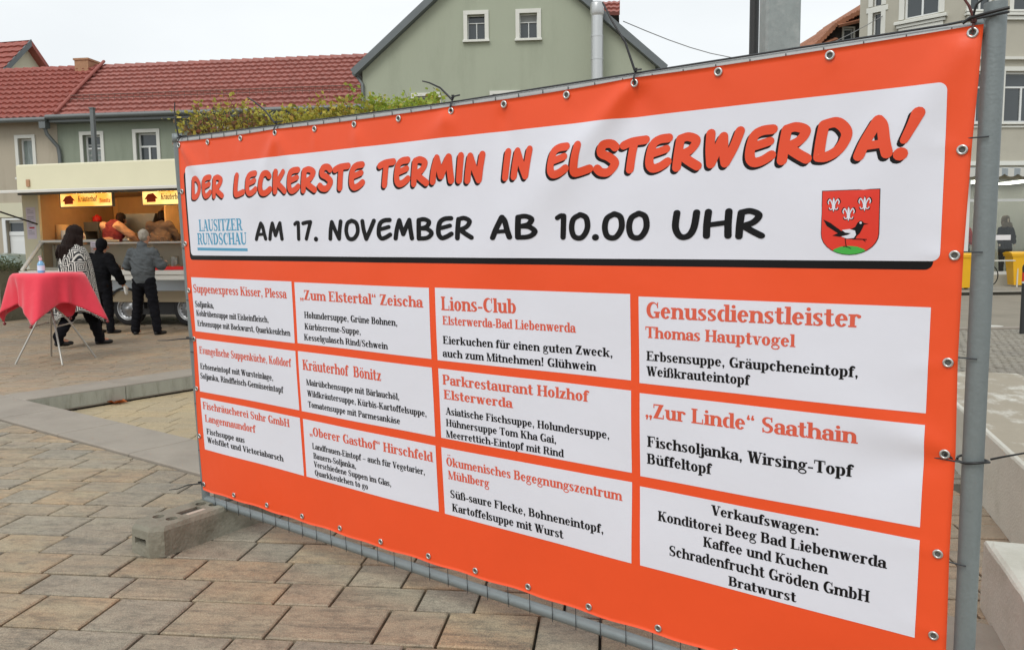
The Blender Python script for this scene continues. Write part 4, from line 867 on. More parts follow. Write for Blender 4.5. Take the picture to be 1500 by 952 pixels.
# ---- the writing
SF = mkserif(); C1 = mkcomic(.235); C2 = mkcomic(.195)
LINES = [
 ("Suppenexpress Kisser, Plessa", .088, .831, 1.100, .0418, 1), ("Soljanka,", .093, .257, 1.028, .0300, 0), ("Kohlrübensuppe mit Eisbeinfleisch,", .098, .687, .983, .0290, 0), ("Erbsensuppe mit Bockwurst, Quarkkeulchen", .100, .842, .932, .0290, 0),
 ("„Zum Elstertal“ Zeischa", .919, 1.663, 1.099, .0430, 1), ("Holundersuppe, Grüne Bohnen,", .944, 1.519, 1.019, .0285, 0), ("Kürbiscreme-Suppe,", .943, 1.302, .969, .0275, 0), ("Kesselgulasch Rind/Schwein", .936, 1.461, .921, .0275, 0),
 ("Evangelische Suppenküche, Koßdorf", .098, .837, .791, .0375, 1), ("Erbseneintopf mit Wursteinlage,", .097, .692, .713, .0295, 0), ("Soljanka, Rindfleisch-Gemüseeintopf", .092, .766, .663, .0300, 0),
 ("Kräuterhof  Bönitz", .915, 1.412, .787, .0460, 1), ("Mairübchensuppe mit Bärlauchöl,", .933, 1.508, .719, .0275, 0), ("Wildkräutersuppe, Kürbis-Kartoffelsuppe,", .934, 1.652, .669, .0275, 0), ("Tomatensuppe mit Parmesankäse", .933, 1.505, .619, .0275, 0),
 ("Fischräucherei Suhr GmbH", .095, .790, .506, .0373, 1), ("Langennaundorf", .105, .525, .440, .0375, 1), ("Fischsuppe aus", .109, .429, .376, .0300, 0), ("Welsfilet und Victoriabarsch", .110, .725, .331, .0297, 0),
 ("„Oberer Gasthof“ Hirschfeld", .929, 1.677, .490, .0400, 1), ("Landfrauen-Eintopf – auch für Vegetarier,", .944, 1.628, .429, .0275, 0), ("Bauern-Soljanka,", .947, 1.228, .385, .0272, 0), ("Verschiedene Suppen im Glas,", .947, 1.437, .346, .0268, 0), ("Quarkkeulchen to go", .948, 1.297, .3065, .0265, 0),
 ("Lions-Club", 1.753, 2.098, 1.096, .0516, 1), ("Elsterwerda-Bad Liebenwerda", 1.758, 2.345, 1.043, .0330, 1), ("Eierkuchen für einen guten Zweck,", 1.756, 2.483, .971, .0300, 0), ("auch zum Mitnehmen! Glühwein", 1.752, 2.422, .920, .0300, 0),
 ("Parkrestaurant Holzhof", 1.745, 2.394, .813, .0387, 1), ("Elsterwerda", 1.748, 2.077, .755, .0360, 1), ("Asiatische Fischsuppe, Holundersuppe,", 1.755, 2.469, .697, .0285, 0), ("Hühnersuppe Tom Kha Gai,", 1.754, 2.257, .650, .0285, 0), ("Meerrettich-Eintopf mit Rind", 1.752, 2.289, .606, .0280, 0),
 ("Ökumenisches Begegnungszentrum", 1.745, 2.515, .493, .0349, 1), ("Mühlberg", 1.752, 1.955, .437, .0345, 1), ("Süß-saure Flecke, Bohneneintopf,", 1.756, 2.442, .365, .0320, 0), ("Kartoffelsuppe mit Wurst", 1.763, 2.280, .310, .0320, 0),
 ("Genussdienstleister", 2.605, 3.235, 1.115, .0500, 1), ("Thomas Hauptvogel", 2.602, 3.066, 1.051, .0360, 1), ("Erbsensuppe, Gräupcheneintopf,", 2.606, 3.232, .980, .0305, 0), ("Weißkrauteintopf", 2.606, 2.940, .930, .0307, 0),
 ("„Zur Linde“ Saathain", 2.600, 3.237, .797, .0460, 1), ("Fischsoljanka, Wirsing-Topf", 2.607, 3.229, .701, .0353, 0), ("Büffeltopf", 2.605, 2.826, .642, .0345, 0),
 ("Verkaufswagen:", 2.823, 3.141, .517, .0320, 0), ("Konditorei Beeg Bad Liebenwerda", 2.643, 3.322, .462, .0330, 0), ("Kaffee und Kuchen", 2.797, 3.170, .409, .0330, 0), ("Schradenfrucht Gröden GmbH", 2.682, 3.281, .354, .0345, 0), ("Bratwurst", 2.879, 3.085, .3025, .0310, 0)]
for t, u0, u1, v0, cap, red in LINES:
    V, F = layout(SF, 's', t, u0, u1, v0, cap); tl = .004 if u0 > 1.7 else 0
    V = [(u, v+(u-(u0+u1)/2)*.012*(u0 > 1.7)) for u, v in V]
    put(V, F, .0016, 'lettering', 'head_print' if red else 'black_print')
def word(F_, key, t, u0, u1, v0, cap, m, slant=.08, shadow=False, grid=.12, jit=.02):
    for g in F_.values(): pass
    V, F = layout(F_, key, t, u0, u1, v0, cap, slant=slant, grid=grid, jit=jit)
    if shadow: put([(u-.0075, v-.0075) for u, v in V], F, .0018, 'lettering_shadow', 'black_print')
    put(V, F, .0026, 'lettering', m)
for F_ in (C1, C2):
    for k in F_: F_[k] = (F_[k][0], F_[k][1]+.045)
for t, u0, u1 in (("DER", .137, .410), ("LECKERSTE", .484, 1.370), ("TERMIN", 1.441, 1.975), ("IN", 2.052, 2.176), ("ELSTERWERDA!", 2.243, 3.362)):
    word(C1, 'c1', t, u0, u1, 1.556, .112, 'red_print', shadow=True)
for t, u0, u1 in (("AM", .622, .833), ("17.", .910, 1.066), ("NOVEMBER", 1.132, 1.920), ("AB", 1.995, 2.199), ("10.00", 2.273, 2.616), ("UHR", 2.690, 2.975)):
    word(C2, 'c2', t, u0, u1, 1.354, .088, 'black_print', slant=.03, jit=.012)
for t, u0, u1, v0 in (("LAUSITZER", .183, .535, 1.403), ("RUNDSCHAU", .163, .559, 1.338)):
    V, F = layout(SF, 's', t, u0, u1, v0, .056); put(V, F, .0016, 'lettering', 'blue_print')
quadpanel((.158, 1.324), (.562, 1.321), (.562, 1.308), (.158, 1.310), .0016, 'underline', 'blue_print', step=.006)
# ---- the coat of arms
def shape(polys, lift, name, m, **kw):
    Vv, Ff = [], []
    for q in polys:
        ar = sum(q[i][0]*q[(i+1) % len(q)][1]-q[(i+1) % len(q)][0]*q[i][1] for i in range(len(q)))
        if abs(ar) < 1e-9: continue
        if ar < 0: q = q[::-1]
        Ff.append(list(range(len(Vv), len(Vv)+len(q)))); Vv += [Vector(p) for p in q]
    xa, xb = min(p.x for p in Vv), max(p.x for p in Vv); ya, yb = min(p.y for p in Vv), max(p.y for p in Vv); g_ = .07
    Vv += [Vector((xa+g_*(i+.5), ya+g_*(j+.5)+.001*i)) for i in range(int((xb-xa)/g_)) for j in range(int((yb-ya)/g_))]
    r = delaunay_2d_cdt([p*10 for p in Vv], [], Ff, 0, 1e-5); fs = [f for f, o in zip(r[2], r[5]) if len(o)]
    put([sx(p.x/10, p.y/10) for p in r[0]], [tuple(f) for f in fs], lift, name, m, **kw)
def sx(x, y): return (3.129+x*.1425, 1.3125+y*.1675)       # unit shield
def SX(p): return list(p)
shield = [(0, 1), (1, 1), (1, .33)]+[(.5+.5*math.cos(a*math.pi/14), .33-.33*math.sin(a*math.pi/14)) for a in range(1, 14)]+[(0, .33)]
shape([SX([(.5+(x-.5)*1.025, .5+(y-.5)*1.02) for x, y in shield])], .0019, 'shield_outline', 'black_print')
shape([SX(shield)], .0025, 'shield', 'crest_red')
mound = [(.24, .085), (.36, .125), (.5, .135), (.64, .125), (.76, .085)]+[(.5+.5*math.cos(a), .33-.33*math.sin(a)) for a in [rad(t) for t in (55, 65, 75, 90, 105, 115, 125)]]
shape([SX(mound)], .0031, 'mound', 'crest_green')
def lily(cx, cy, s):
    L = []
    L += [[(cx+x*s, cy+y*s) for x, y in ((0, .52), (.07, .38), (.10, .25), (.05, .05), (.07, -.2), (.07, -.36), (0, -.52), (-.07, -.36), (-.07, -.2), (-.05, .05), (-.10, .25), (-.07, .38))]]
    for d in (-1, 1):
        L += brush([(cx+d*x*s, cy+y*s) for x, y in ((.05, -.12), (.16, .16), (.34, .38), (.47, .20), (.42, .06))], .11*s, .08*s)
        L += brush([(cx+d*x*s, cy+y*s) for x, y in ((.05, -.18), (.18, -.34), (.34, -.30), (.36, -.2))], .08*s, .05*s)
    L += [[(cx+x*s, cy+y*s) for x, y in ((-.14, -.19), (.14, -.19), (.14, -.09), (-.14, -.09))]]
    return L
lil = [(.21, .785), (.755, .785), (.48, .635)]
for x, y in lil:
    shape([SX(q) for q in lily(x, y, .245)], .0031, 'lily_outline', 'black_print')
    shape([SX(q) for q in [[(x+(a-x)*.93, y+(b-y)*.95) for a, b in p] for p in lily(x, y, .225)]], .0037, 'lily', 'white_print')
bird = [[(.03, .555), (.16, .50), (.36, .37), (.60, .36), (.47, .31), (.33, .28), (.20, .30), (.30, .335), (.10, .45)],
        [(.36, .37), (.52, .395), (.60, .43), (.635, .49), (.68, .525), (.72, .52), (.75, .49), (.83, .478), (.75, .465), (.72, .40), (.68, .33), (.60, .27), (.50, .30), (.36, .31)],
        [(.43, .245), (.60, .245), (.64, .30), (.45, .30)]]
bird += brush([(.43, .25), (.44, .18), (.455, .12)], .014)+brush([(.40, .125), (.455, .125), (.53, .095)], .012)+brush([(.56, .245), (.68, .24), (.80, .235)], .014)+brush([(.74, .235), (.78, .205)], .011)
shape([SX(q) for q in bird], .0033, 'magpie', 'black_print')
wb = [(.37, .385), (.50, .40), (.60, .375), (.62, .31), (.58, .26), (.46, .25), (.36, .285), (.48, .31), (.53, .335), (.43, .345)]
shape([SX(wb)], .0039, 'magpie_belly', 'white_print')
shape([SX([(.695+.022*math.cos(t), .495+.018*math.sin(t)) for t in [k*math.pi/4 for k in range(8)]])], .0039, 'magpie_eye', 'white_print')
# ---- eyelets
M['hole'] = mat('eyelet_shadow', (.10, .10, .09), .8)
def eyelet(u, v):
    c = B(u, v, .003); mb = BM(); mb.torus(c, N_, .0098, .0033, 18, 8); e = mb.obj('eyelet', 'eyelet', banner)
    mb = BM(); n = 12; A = [c-N_*.0012+(U_*math.cos(2*math.pi*k/n)+V_*math.sin(2*math.pi*k/n))*.0085 for k in range(n)]; mb.add(A, [tuple(range(n))]); mb.obj('eyelet_hole', 'hole', e)
for u in eyT: eyelet(u, top_v(u)-.017)
for v, u in ((1.599, .062), (1.343, .052), (1.109, .048), (.863, .06), (.606, .052), (.355, .042), (.097, .045)): eyelet(u, v)
for u in (.308, .572, .835, 1.095, 1.357, 1.626, 1.870, 2.117, 2.38, 2.643, 2.906, 3.17, 3.44): eyelet(u, .090)
for v, u in ((1.567, 3.452), (1.312, 3.447), (1.043, 3.444), (.805, 3.446), (.538, 3.442), (.311, 3.441)): eyelet(u, v)
# ---- cable ties with their long free ends
def tie(u, v, path, r=.0040, m='tie', r1=.0026, loop=True):
    mb = BM()
    if loop:
        a = B(u, v, .004); b = FP(u, 1.866, .02) if v > 1.7 else (FP(0.0, v, .028) if u < .3 else FP(3.50, v, .034))
        mb.tube([a-V_*.004, B(u, v, .012)+(b-a)*.25, b+(b-a)*.03, b+N_*-.03+(b-a)*.2], .003, 8)
        c = b+N_*.004; mb.box(-.005, -.005, -.004, .005, .005, .006); mb.v[-8:] = [tuple(Vector(q)+c) for q in mb.v[-8:]]
    mb.tube(path, r, 6, r1=r1); return mb.obj('cable_tie', m, banner)
tie(.063, 1.83, [FP(.062, 1.868, .03), FP(.054, 1.93, .035), FP(.044, 1.99, .03), FP(.045, 2.031, .025)])
tie(.817, 1.824, [FP(.817, 1.862, .03), FP(.76, 1.92, .034), FP(.69, 1.965, .035), FP(.63, 1.991, .025)])
tie(1.831, 1.818, [FP(1.831, 1.856, .03), FP(1.78, 1.902, .034), FP(1.73, 1.925, .035), FP(1.688, 1.937, .025)])
tie(2.564, 1.83, [FP(2.564, 1.866, .03), FP(2.535, 1.95, .034), FP(2.49, 2.02, .035), FP(2.452, 2.082, .025)])
tie(3.462, 1.842, [FP(3.462, 1.873, .03), FP(3.452, 1.90, .034), FP(3.437, 1.925, .036), FP(3.434, 2.02, .03)], m='red_tie', r=.0035)
tie(.06, .863, [FP(.03, .863, .034), FP(-.06, .855, .05), FP(-.16, .842, .05), FP(-.274, .832, .04)])
tie(.045, .097, [FP(.02, .097, .034), FP(-.08, .075, .05), FP(-.18, .035, .05), FP(-.286, .006, .04)])
mb = BM()
loop = [B(3.446, .805, .005)]+[FP(3.507+.036*math.cos(t), .792+.004*math.sin(2*t), .036*math.sin(t)) for t in [rad(q) for q in (150, 110, 70, 40, 10, -30, -80, -130, -170, -190)]]
mb.tube(loop, .0034, 8); mb.tube([FP(3.546, .803, .012), FP(3.57, .815, .02), FP(3.62, .834, .02), FP(3.70, .86, .01)], .0028, 8, r1=.002)
mb.obj('cable_tie', 'tie', banner)
mb = BM(); mb.tube([FP(3.44, 1.862, .035), FP(3.455, 1.872, .034), FP(3.49, 1.875, .045), FP(3.535, 1.882, .036)], .004, 8); mb.obj('cable_tie', 'tie', banner)
mb = BM(); mb.tube([FP(3.46, 1.872, .03), FP(3.467, 1.90, .036), FP(3.483, 1.915, .03)], .003, 8); mb.obj('cable_tie', 'tie', banner)
# ---- the concrete foot the left post stands in
M['foot_concrete'] = mat('weathered_recycled_concrete', rgb(140, 136, 122), .9, 0, .2, noise=.15, nscale=12, dark=rgb(84, 80, 64), dscale=5, damt=.6, bump=.6, bscale=60)
M['dark_hole'] = mat('dark_recess', (.06, .055, .045), .9)
M['wet_concrete'] = mat('pale_label_patch', rgb(190, 180, 165), .8)
foot = thing('fence_foot', 'weathered grey concrete fence foot under the left fence post', 'fence foot', (-1.795, 3.705, 0), math.atan2(.48, .31))
L_, W_, H_ = .96, .24, .145
def foot_body():
    # block along local x from 0 to L_, rounded corners, tapering sides, with a hand slot and sockets cut as real recesses
    prof = []
    pts = []
    c = .05
    out = [(0+c, -W_/2), (L_-c, -W_/2), (L_, -W_/2+c), (L_, W_/2-c), (L_-c, W_/2), (c, W_/2), (0, W_/2-c), (0, -W_/2+c)]
    hol = []
    def circ(x, y, r): return [(x+r*math.cos(2*math.pi*k/14), y+r*math.sin(2*math.pi*k/14)) for k in range(14)]
    hol += [circ(.135, .05, .028), circ(.15, -.035, .028), circ(.37, .04, .028), circ(.395, -.03, .026), circ(.44, .05, .026), circ(.60, .05, .028), circ(.62, -.04, .028)]
    hol += [[(.21, -.03), (.33, -.03), (.33, .02), (.21, .02)], [(.46, -.06), (.56, -.06), (.56, -.01), (.46, -.01)]]
    mb = MB(); n = 8; base = [(x, y, .0) for x, y in out]; mid = [(x*.992+.003, y*.97, H_-.02) for x, y in out]; top = [(L_/2+(x-L_/2)*.965, y*.88, H_) for x, y in out]
    vs = base+mid+top; fs = [(k, (k+1) % n, n+(k+1) % n, n+k) for k in range(n) if k != 6]+[(n+k, n+(k+1) % n, 2*n+(k+1) % n, 2*n+k) for k in range(n)]
    mb.add(vs, fs)
    # end face (k = 6) with the hand slot
    a, b = Vector(base[6]), Vector(base[7]); c2, d = Vector(mid[7]), Vector(mid[6])
    s0, s1, z0, z1 = -.045, .045, .055, .085
    P4 = [Vector((.003, s1, z1)), Vector((.002, s0, z1)), Vector((.002, s0, z0)), Vector((.002, s1, z0))]
    I4 = [p+Vector((.06, 0, 0)) for p in P4]
    mb.add([a, b, c2, d]+P4+I4, [(3, 2, 5, 4), (2, 1, 6, 5), (1, 0, 7, 6), (0, 3, 4, 7), (4, 5, 9, 8), (5, 6, 10, 9), (6, 7, 11, 10), (7, 4, 8, 11), (8, 9, 10, 11)])
    polys = [[Vector((x, y)) for x, y, z in top]]+[[Vector(p) for p in h] for h in hol]; V2 = []; F2 = []
    for q in polys:
        ar = sum(q[i][0]*q[(i+1) % len(q)][1]-q[(i+1) % len(q)][0]*q[i][1] for i in range(len(q)))
        if ar < 0: q = q[::-1]
        F2.append(list(range(len(V2), len(V2)+len(q)))); V2 += q
    r = delaunay_2d_cdt(V2, [], F2, 0, 1e-6)
    mb.add([(p.x, p.y, H_) for p in r[0]], [tuple(f) for f, o in zip(r[2], r[5]) if list(o) == [0]])
    for h in hol:
        n2 = len(h); dpt = .012 if n2 == 4 else .05
        mb.add([(x, y, H_) for x, y in h]+[(x, y, H_-dpt) for x, y in h], [((k+1) % n2, k, n2+k, n2+(k+1) % n2) for k in range(n2)])
    return mb, hol
mb, hol = foot_body(); body = mb.obj('foot_block', 'foot_concrete', foot); fix_normals(body)
for h in hol:
    n2 = len(h); dpt = .011 if n2 == 4 else .04
    mb = MB(); mb.add([(x, y, H_-dpt) for x, y in h], [tuple(range(n2))]); mb.obj('socket' if n2 > 4 else 'recess', 'dark_hole', body)
mb = MB(); mb.box(.225, -.062, H_, .325, -.038, H_+.001); mb.obj('pale_patch', 'wet_concrete', body)
# a second foot, under the right post
foot2 = thing('fence_foot', 'weathered grey concrete fence foot under the right fence post', 'fence foot', (1.03, 1.60, 0), math.atan2(.48, .31), )
foot['group'] = foot2['group'] = 'concrete fence feet'
for ch in list(foot.children): copy_tree(ch, foot2)
# ================================================================ FOOD TRAILER
M['trailer'] = mat('cream_trailer_panel', rgb(214, 208, 178), .4, noise=.03, nscale=1.5, coat=.2)
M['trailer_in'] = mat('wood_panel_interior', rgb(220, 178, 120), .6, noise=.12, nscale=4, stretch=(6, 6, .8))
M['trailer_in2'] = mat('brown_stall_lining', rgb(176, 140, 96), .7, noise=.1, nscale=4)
M['rubber'] = mat('black_rubber', (.015, .015, .016), .75); M['rim'] = mat('silver_wheel_rim', rgb(176, 178, 180), .35, .7)
M['counter_white'] = mat('white_counter_edge', rgb(216, 214, 206), .4); M['silver'] = mat('silver_band', rgb(186, 196, 204), .35, .4)
M['panel_tan'] = mat('tan_lower_panel', rgb(172, 156, 128), .5, noise=.04, nscale=2); M['panel_grey'] = mat('light_body_panel', rgb(176, 172, 160), .45)
M['black_part'] = mat('black_plastic', (.02, .02, .02), .6); M['paper'] = mat('white_paper', rgb(216, 208, 222), .8); M['ink'] = mat('grey_ink', rgb(120, 116, 130), .8); M['ink_red'] = mat('red_ink', rgb(190, 50, 60), .8)
M['red_plastic'] = mat('red_plastic_tray', rgb(214, 44, 42), .4); M['tail_red'] = mat('red_tail_lamp', rgb(120, 14, 22), .25, coat=.5)
M['food'] = mat('fried_food', rgb(150, 90, 44), .7, noise=.3, nscale=20); M['steel_pot'] = mat('steel_pot', rgb(170, 170, 168), .25, .8)
M['sign_lit'] = emis('lit_yellow_sign', rgb(255, 206, 104), 1.25)
_n = M['sign_lit'].node_tree.nodes; _l = M['sign_lit'].node_tree.links; _t = _n.new('ShaderNodeTexNoise'); _t.inputs['Scale'].default_value = 2.2; _r = _n.new('ShaderNodeValToRGB')
_r.color_ramp.elements[0].position = .38; _r.color_ramp.elements[0].color = rgb(246, 160, 58); _r.color_ramp.elements[1].position = .62; _r.color_ramp.elements[1].color = rgb(255, 222, 138)
_l.new(_n['Texture Coordinate'].outputs['Object'], _t.inputs['Vector']); _l.new(_t.outputs[0], _r.inputs[0]); _l.new(_r.outputs[0], _n['Principled BSDF'].inputs['Emission Color']); M['sign_ink'] = mat('dark_sign_print', rgb(96, 54, 16), .7); M['sign_red'] = mat('red_roof_print', rgb(206, 76, 30), .7)
g2 = g.copy(); g2.name = 'counter_glass'; M['counter_glass'] = g2; g2.node_tree.nodes['Mix Shader'].inputs[0].default_value = .30
tr_ = thing('food_trailer', 'cream food trailer with opened flap and lit yellow signs at the left', 'food trailer', (-7.63, 15.71, 0), rad(-12.5))
def tb(*a): return MB().box(*a)
X0, X1 = -2.24, 3.7       # from left end to the far right end behind the banner
tb(X0, .06, .50, X1, 2.2, .60).obj('floor', 'black_part', tr_)
tb(X0, 2.14, .6, X1, 2.2, 3.0).obj('rear_panel', 'trailer_in', tr_)
tb(X0, .0, .6, X0+.38, .06, 2.66).obj('front_pillar', 'trailer', tr_); tb(X0, .061, .45, X0+.06, 2.2, 3.1).obj('end_panel', 'trailer', tr_)
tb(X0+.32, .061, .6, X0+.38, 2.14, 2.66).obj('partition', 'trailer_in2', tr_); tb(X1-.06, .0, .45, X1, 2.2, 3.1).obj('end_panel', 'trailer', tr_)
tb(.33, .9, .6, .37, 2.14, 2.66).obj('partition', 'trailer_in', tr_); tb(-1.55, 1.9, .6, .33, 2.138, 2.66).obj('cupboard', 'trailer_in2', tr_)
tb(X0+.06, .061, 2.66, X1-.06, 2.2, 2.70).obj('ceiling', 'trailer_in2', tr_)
MB().cbox(X0-.02, -.07, 2.66, X1+.02, 2.22, 3.20, .03).obj('roof_box', 'trailer', tr_)
tb(X0-.01, -.085, 2.60, X1, -.02, 2.658).obj('roof_edge', 'zinc', tr_); tb(X0+.22, -.10, 2.76, X0+.29, -.071, 2.9).obj('side_lamp', 'brick', tr_)
mb = MB(); mb.cbox(-3.2, -1.45, 2.528, 3.5, -1.38, 2.578, .01).add([(-3.2, -1.38, 2.545), (3.5, -1.38, 2.545), (3.5, -.09, 2.655), (-3.2, -.09, 2.655), (-3.2, -1.38, 2.56), (3.5, -1.38, 2.56), (3.5, -.09, 2.67), (-3.2, -.09, 2.67)], [(0, 1, 2, 3), (7, 6, 5, 4), (0, 3, 7, 4), (1, 5, 6, 2)]); mb.obj('flap', 'counter_white', tr_)
MB().tube([(-2.50, -1.32, 2.52), (-1.86, -.05, 2.02)], .016, 8).obj('gas_strut', 'black_part', tr_)
# serving side: body below the counter
MB().cbox(X0+.32, -.0, 1.12, X1, .10, 1.16, .008).obj('sill_rail', 'counter_white', tr_)
tb(X0+.0, .0, .92, X1, .06, 1.12).obj('body_panel', 'panel_tan', tr_); tb(X0, -.012, .69, X1, .06, .915).obj('body_band', 'silver', tr_); tb(X0, .0, .47, X1, .06, .685).obj('lower_panel', 'panel_tan', tr_)
tb(X0, .07, .22, X1, .14, .46).obj('underside', 'black_part', tr_)
tb(-.40, -.02, .62, -.26, .0, .98).obj('tail_lamp', 'tail_red', tr_)
# glass display leaning outwards
mb = MB(); mb.add([(-1.86, -.42, 1.14), (X1, -.42, 1.14), (X1, -.02, 1.66), (-1.78, -.02, 1.66)], [(0, 1, 2, 3)]); mb.obj('display_glass', 'counter_glass', tr_)
mb = MB(); mb.box(-1.86, -.06, 1.655, -.32, .34, 1.70); mb.obj('counter_top', 'counter_white', tr_); mb = MB(); mb.box(-.31, -.06, 1.61, X1, .34, 1.64); mb.obj('counter_top', 'counter_white', tr_)
mb = MB(); mb.tube([(-1.92, -.45, 1.10), (-1.80, -.02, 1.68)], .045, 4); mb.box(-1.95, -.50, 1.02, X1, -.40, 1.10); mb.box(-1.95, -.48, .92, X1, .02, 1.02); mb.obj('display_frame', 'counter_white', tr_)
tb(-1.85, -.38, 1.085, X1, .3, 1.11).obj('display_deck', 'counter_white', tr_); tb(-1.8, .22, 1.111, X1, .24, 1.6).obj('display_back', 'panel_grey', tr_)
mb = MB()
for k in range(30): x = .05+k*.11; mb.lathe([(.0, .10), (.05, .08), (.055, .0)], (x, -.2+.05*(k % 3), 1.11), 8)
mb.obj('displayed_food', 'food', tr_)
for x in (.9, 1.25, 1.6, 2.0): MB().lathe([(0, .24), (.07, .24), (.075, .2), (.08, 0)], (x, -.12, 1.12), 14).obj('jar', 'steel_pot', tr_)
MB().box(.62, -.47, 1.105, 1.9, -.30, 1.17).obj('price_tray', 'red_plastic', tr_)
# wheels
def wheel(x):
    mb = MB(); prof = [(.20, .0), (.30, .0), (.33, .03), (.335, .09), (.33, .15), (.30, .19), (.2, .19)]
    mb.lathe(prof, n=32); mb.v = [(x+a, .02+c, .335+b) for a, b, c in mb.v]; w_ = mb.obj('wheel', 'rubber', tr_)
    mb = MB(); mb.lathe([(.232, .0), (.222, -.012), (.205, .0), (.19, .03), (.15, .035), (.13, .01), (.06, .0), (.055, -.02), (0, -.022)], n=32); mb.v = [(x+a, .022+c, .335+b) for a, b, c in mb.v]; r_ = mb.obj('rim', 'rim', w_)
    mb = MB()
    for k in range(16):
        t = 2*math.pi*k/16; cx_, cz = x+.168*math.cos(t), .335+.168*math.sin(t); mb.lathe([(0, 0), (.013, 0)], (0, 0, 0), 6); mb.v[-12:] = [(cx_+a*(1), .050, cz+b) for a, b, c in mb.v[-12:]]
    mb.obj('rim_hole', 'black_part', w_)
wheel(.03); wheel(.78+.6)
mb = MB(); n = 20; arch_ = [(.03+.42*math.cos(math.pi*k/n), .34+.42*math.sin(math.pi*k/n)) for k in range(n+1)]; arc2 = [(.03+.375*math.cos(math.pi*k/n), .34+.375*math.sin(math.pi*k/n)) for k in range(n+1)]
mb.add([(x, -.03, z) for x, z in arch_]+[(x, -.03, z) for x, z in arc2]+[(x, .2, z) for x, z in arch_], [(k, k+1, n+2+k, n+1+k) for k in range(n)]+[(k, k+1, 2*n+3+k, 2*n+2+k) for k in range(n)]); mb.obj('wheel_arch', 'black_part', tr_)
tb(-.45, .055, .22, .5, .07, .70).obj('wheel_box', 'black_part', tr_)
MB().tube([(2.0, .1, .3), (2.9, -.1, .12)], .03, 6).obj('support_leg', 'zinc', tr_)
M['tube'] = emis('warm_tube_light', rgb(255, 222, 172), 26)
for x in (-1.3, .62, 2.2): tb(x, .30, 2.60, x+.9, .36, 2.655).obj('ceiling_tube', 'tube', tr_)
# lit signs with the stall's name
def lit_sign(x, label):
    s = thing('lit_sign', label, 'sign', (0, 0, 0)); s.parent = None
    s.location = tr_.matrix_world @ Vector((0, 0, 0)); s.location = (-7.63, 15.71, 0); s.rotation_euler = (0, 0, rad(-12.5)); s['group'] = 'lit stall signs'
    tb(x, .10, 2.35, x+1.18, .16, 2.61).obj('light_box', 'sign_lit', s); 
    mb = MB(); mb.box(x-.015, .095, 2.345, x+1.195, .165, 2.36).box(x-.015, .095, 2.62, x+1.195, .165, 2.634).box(x-.015, .095, 2.36, x, .165, 2.62).box(x+1.18, .095, 2.36, x+1.195, .165, 2.62); mb.obj('frame', 'zinc', s)
    V, F = layout(SF, 's', 'Kräuterhof', x+.40, x+.84, 2.45, .115, slant=.12); mb = MB(); mb.add([(u, .097, v) for u, v in V], F); mb.obj('lettering', 'sign_ink', s)
    V, F = layout(SF, 's', 'Bönitz', x+.90, x+1.15, 2.425, .085); mb = MB(); mb.add([(u, .097, v) for u, v in V], F); mb.obj('lettering', 'sign_red', s)
    mb = MB(); mb.add([(x+a, .0975, 2.36+b) for a, b in ((.04, .10), (.12, .20), (.24, .22), (.34, .11), (.29, .115), (.29, .05), (.09, .045), (.09, .105))], [tuple(range(8))]); mb.obj('farmhouse_emblem', 'sign_red', s)
lit_sign(-1.42, 'lit yellow Kräuterhof sign above the vendor in the burgundy waistcoat'); lit_sign(.45, 'lit yellow Kräuterhof sign nearest to the orange banner above the vendor in brown')
def notice(x0, z0, x1, z1, y, label, tilt=0):
    s = thing('paper_notice', label, 'notice', (-7.63, 15.71, 0), rad(-12.5)); tb(x0, y-.003, z0, x1, y, z1).obj('sheet', 'paper', s)
    mb = MB(); k = 0; z = z1-.04
    while z > z0+.05:
        if k % 4 != 3: mb.box(x0+.03, y-.0045, z-.008, x0+.03+(x1-x0-.06)*(.5+.5*abs(math.sin(k*2.1))), y-.0035, z)
        z -= .035; k += 1
    mb.obj('print_lines', 'ink', s)
    mb = MB(); mb.box(x0+.06, y-.0047, z0+(z1-z0)*.33, x1-.04, y-.0036, z0+(z1-z0)*.33+.03); mb.obj('red_print_line', 'ink_red', s)
notice(-2.16, 1.73, -1.94, 2.36, -.001, 'tall white paper menu taped to the left pillar of the food trailer')
nt_ = (-.62, 1.42, -.33, 1.66); notice(*nt_, -.10, 'white paper notice propped at the counter behind the black coated customer')
# things standing inside
def pot(x, y, z, r, h, label, m): 
    o = MB().lathe([(0, 0), (r, 0), (r*1.03, h), (r*.92, h), (r*.9, .02)], (0, 0, 0), 16).obj('pot', m); o.location = (-7.63+x*math.cos(rad(-12.5))-y*math.sin(rad(-12.5)), 15.71+x*math.sin(rad(-12.5))+y*math.cos(rad(-12.5)), z); tag(o, label, 'pot')
pot(-1.55, .35, 1.70, .10, .20, 'white tub beside the patterned poncho woman on the stall counter', 'counter_white'); pot(-1.78, .5, 1.70, .12, .32, 'brown bucket in the left corner of the stall', 'trailer_in')
MB().box(-1.86, .12, 1.62, -1.3, .62, 1.695).obj('side_shelf', 'trailer_in2', tr_)
hd = MB(); hd.add([(-.95, 1.2, 2.25), (-.1, 1.2, 2.25), (-.25, 1.2, 1.85), (-.75, 1.2, 1.85), (-.95, 1.8, 2.25), (-.1, 1.8, 2.25), (-.25, 1.8, 1.85), (-.75, 1.8, 1.85)], [(0, 1, 2, 3), (0, 3, 7, 4), (1, 5, 6, 2), (3, 2, 6, 7), (0, 4, 5, 1)]); hd.obj('extractor_hood', 'zinc', tr_)
MB().box(-1.86, 1.2, 1.9, -1.5, 1.6, 2.1).box(-1.86, 1.2, 1.5, -1.5, 1.6, 1.55).box(-1.86, 1.21, 1.55, -1.83, 1.59, 1.9).box(-1.53, 1.21, 1.55, -1.5, 1.59, 1.9).obj('rack', 'zinc', tr_)
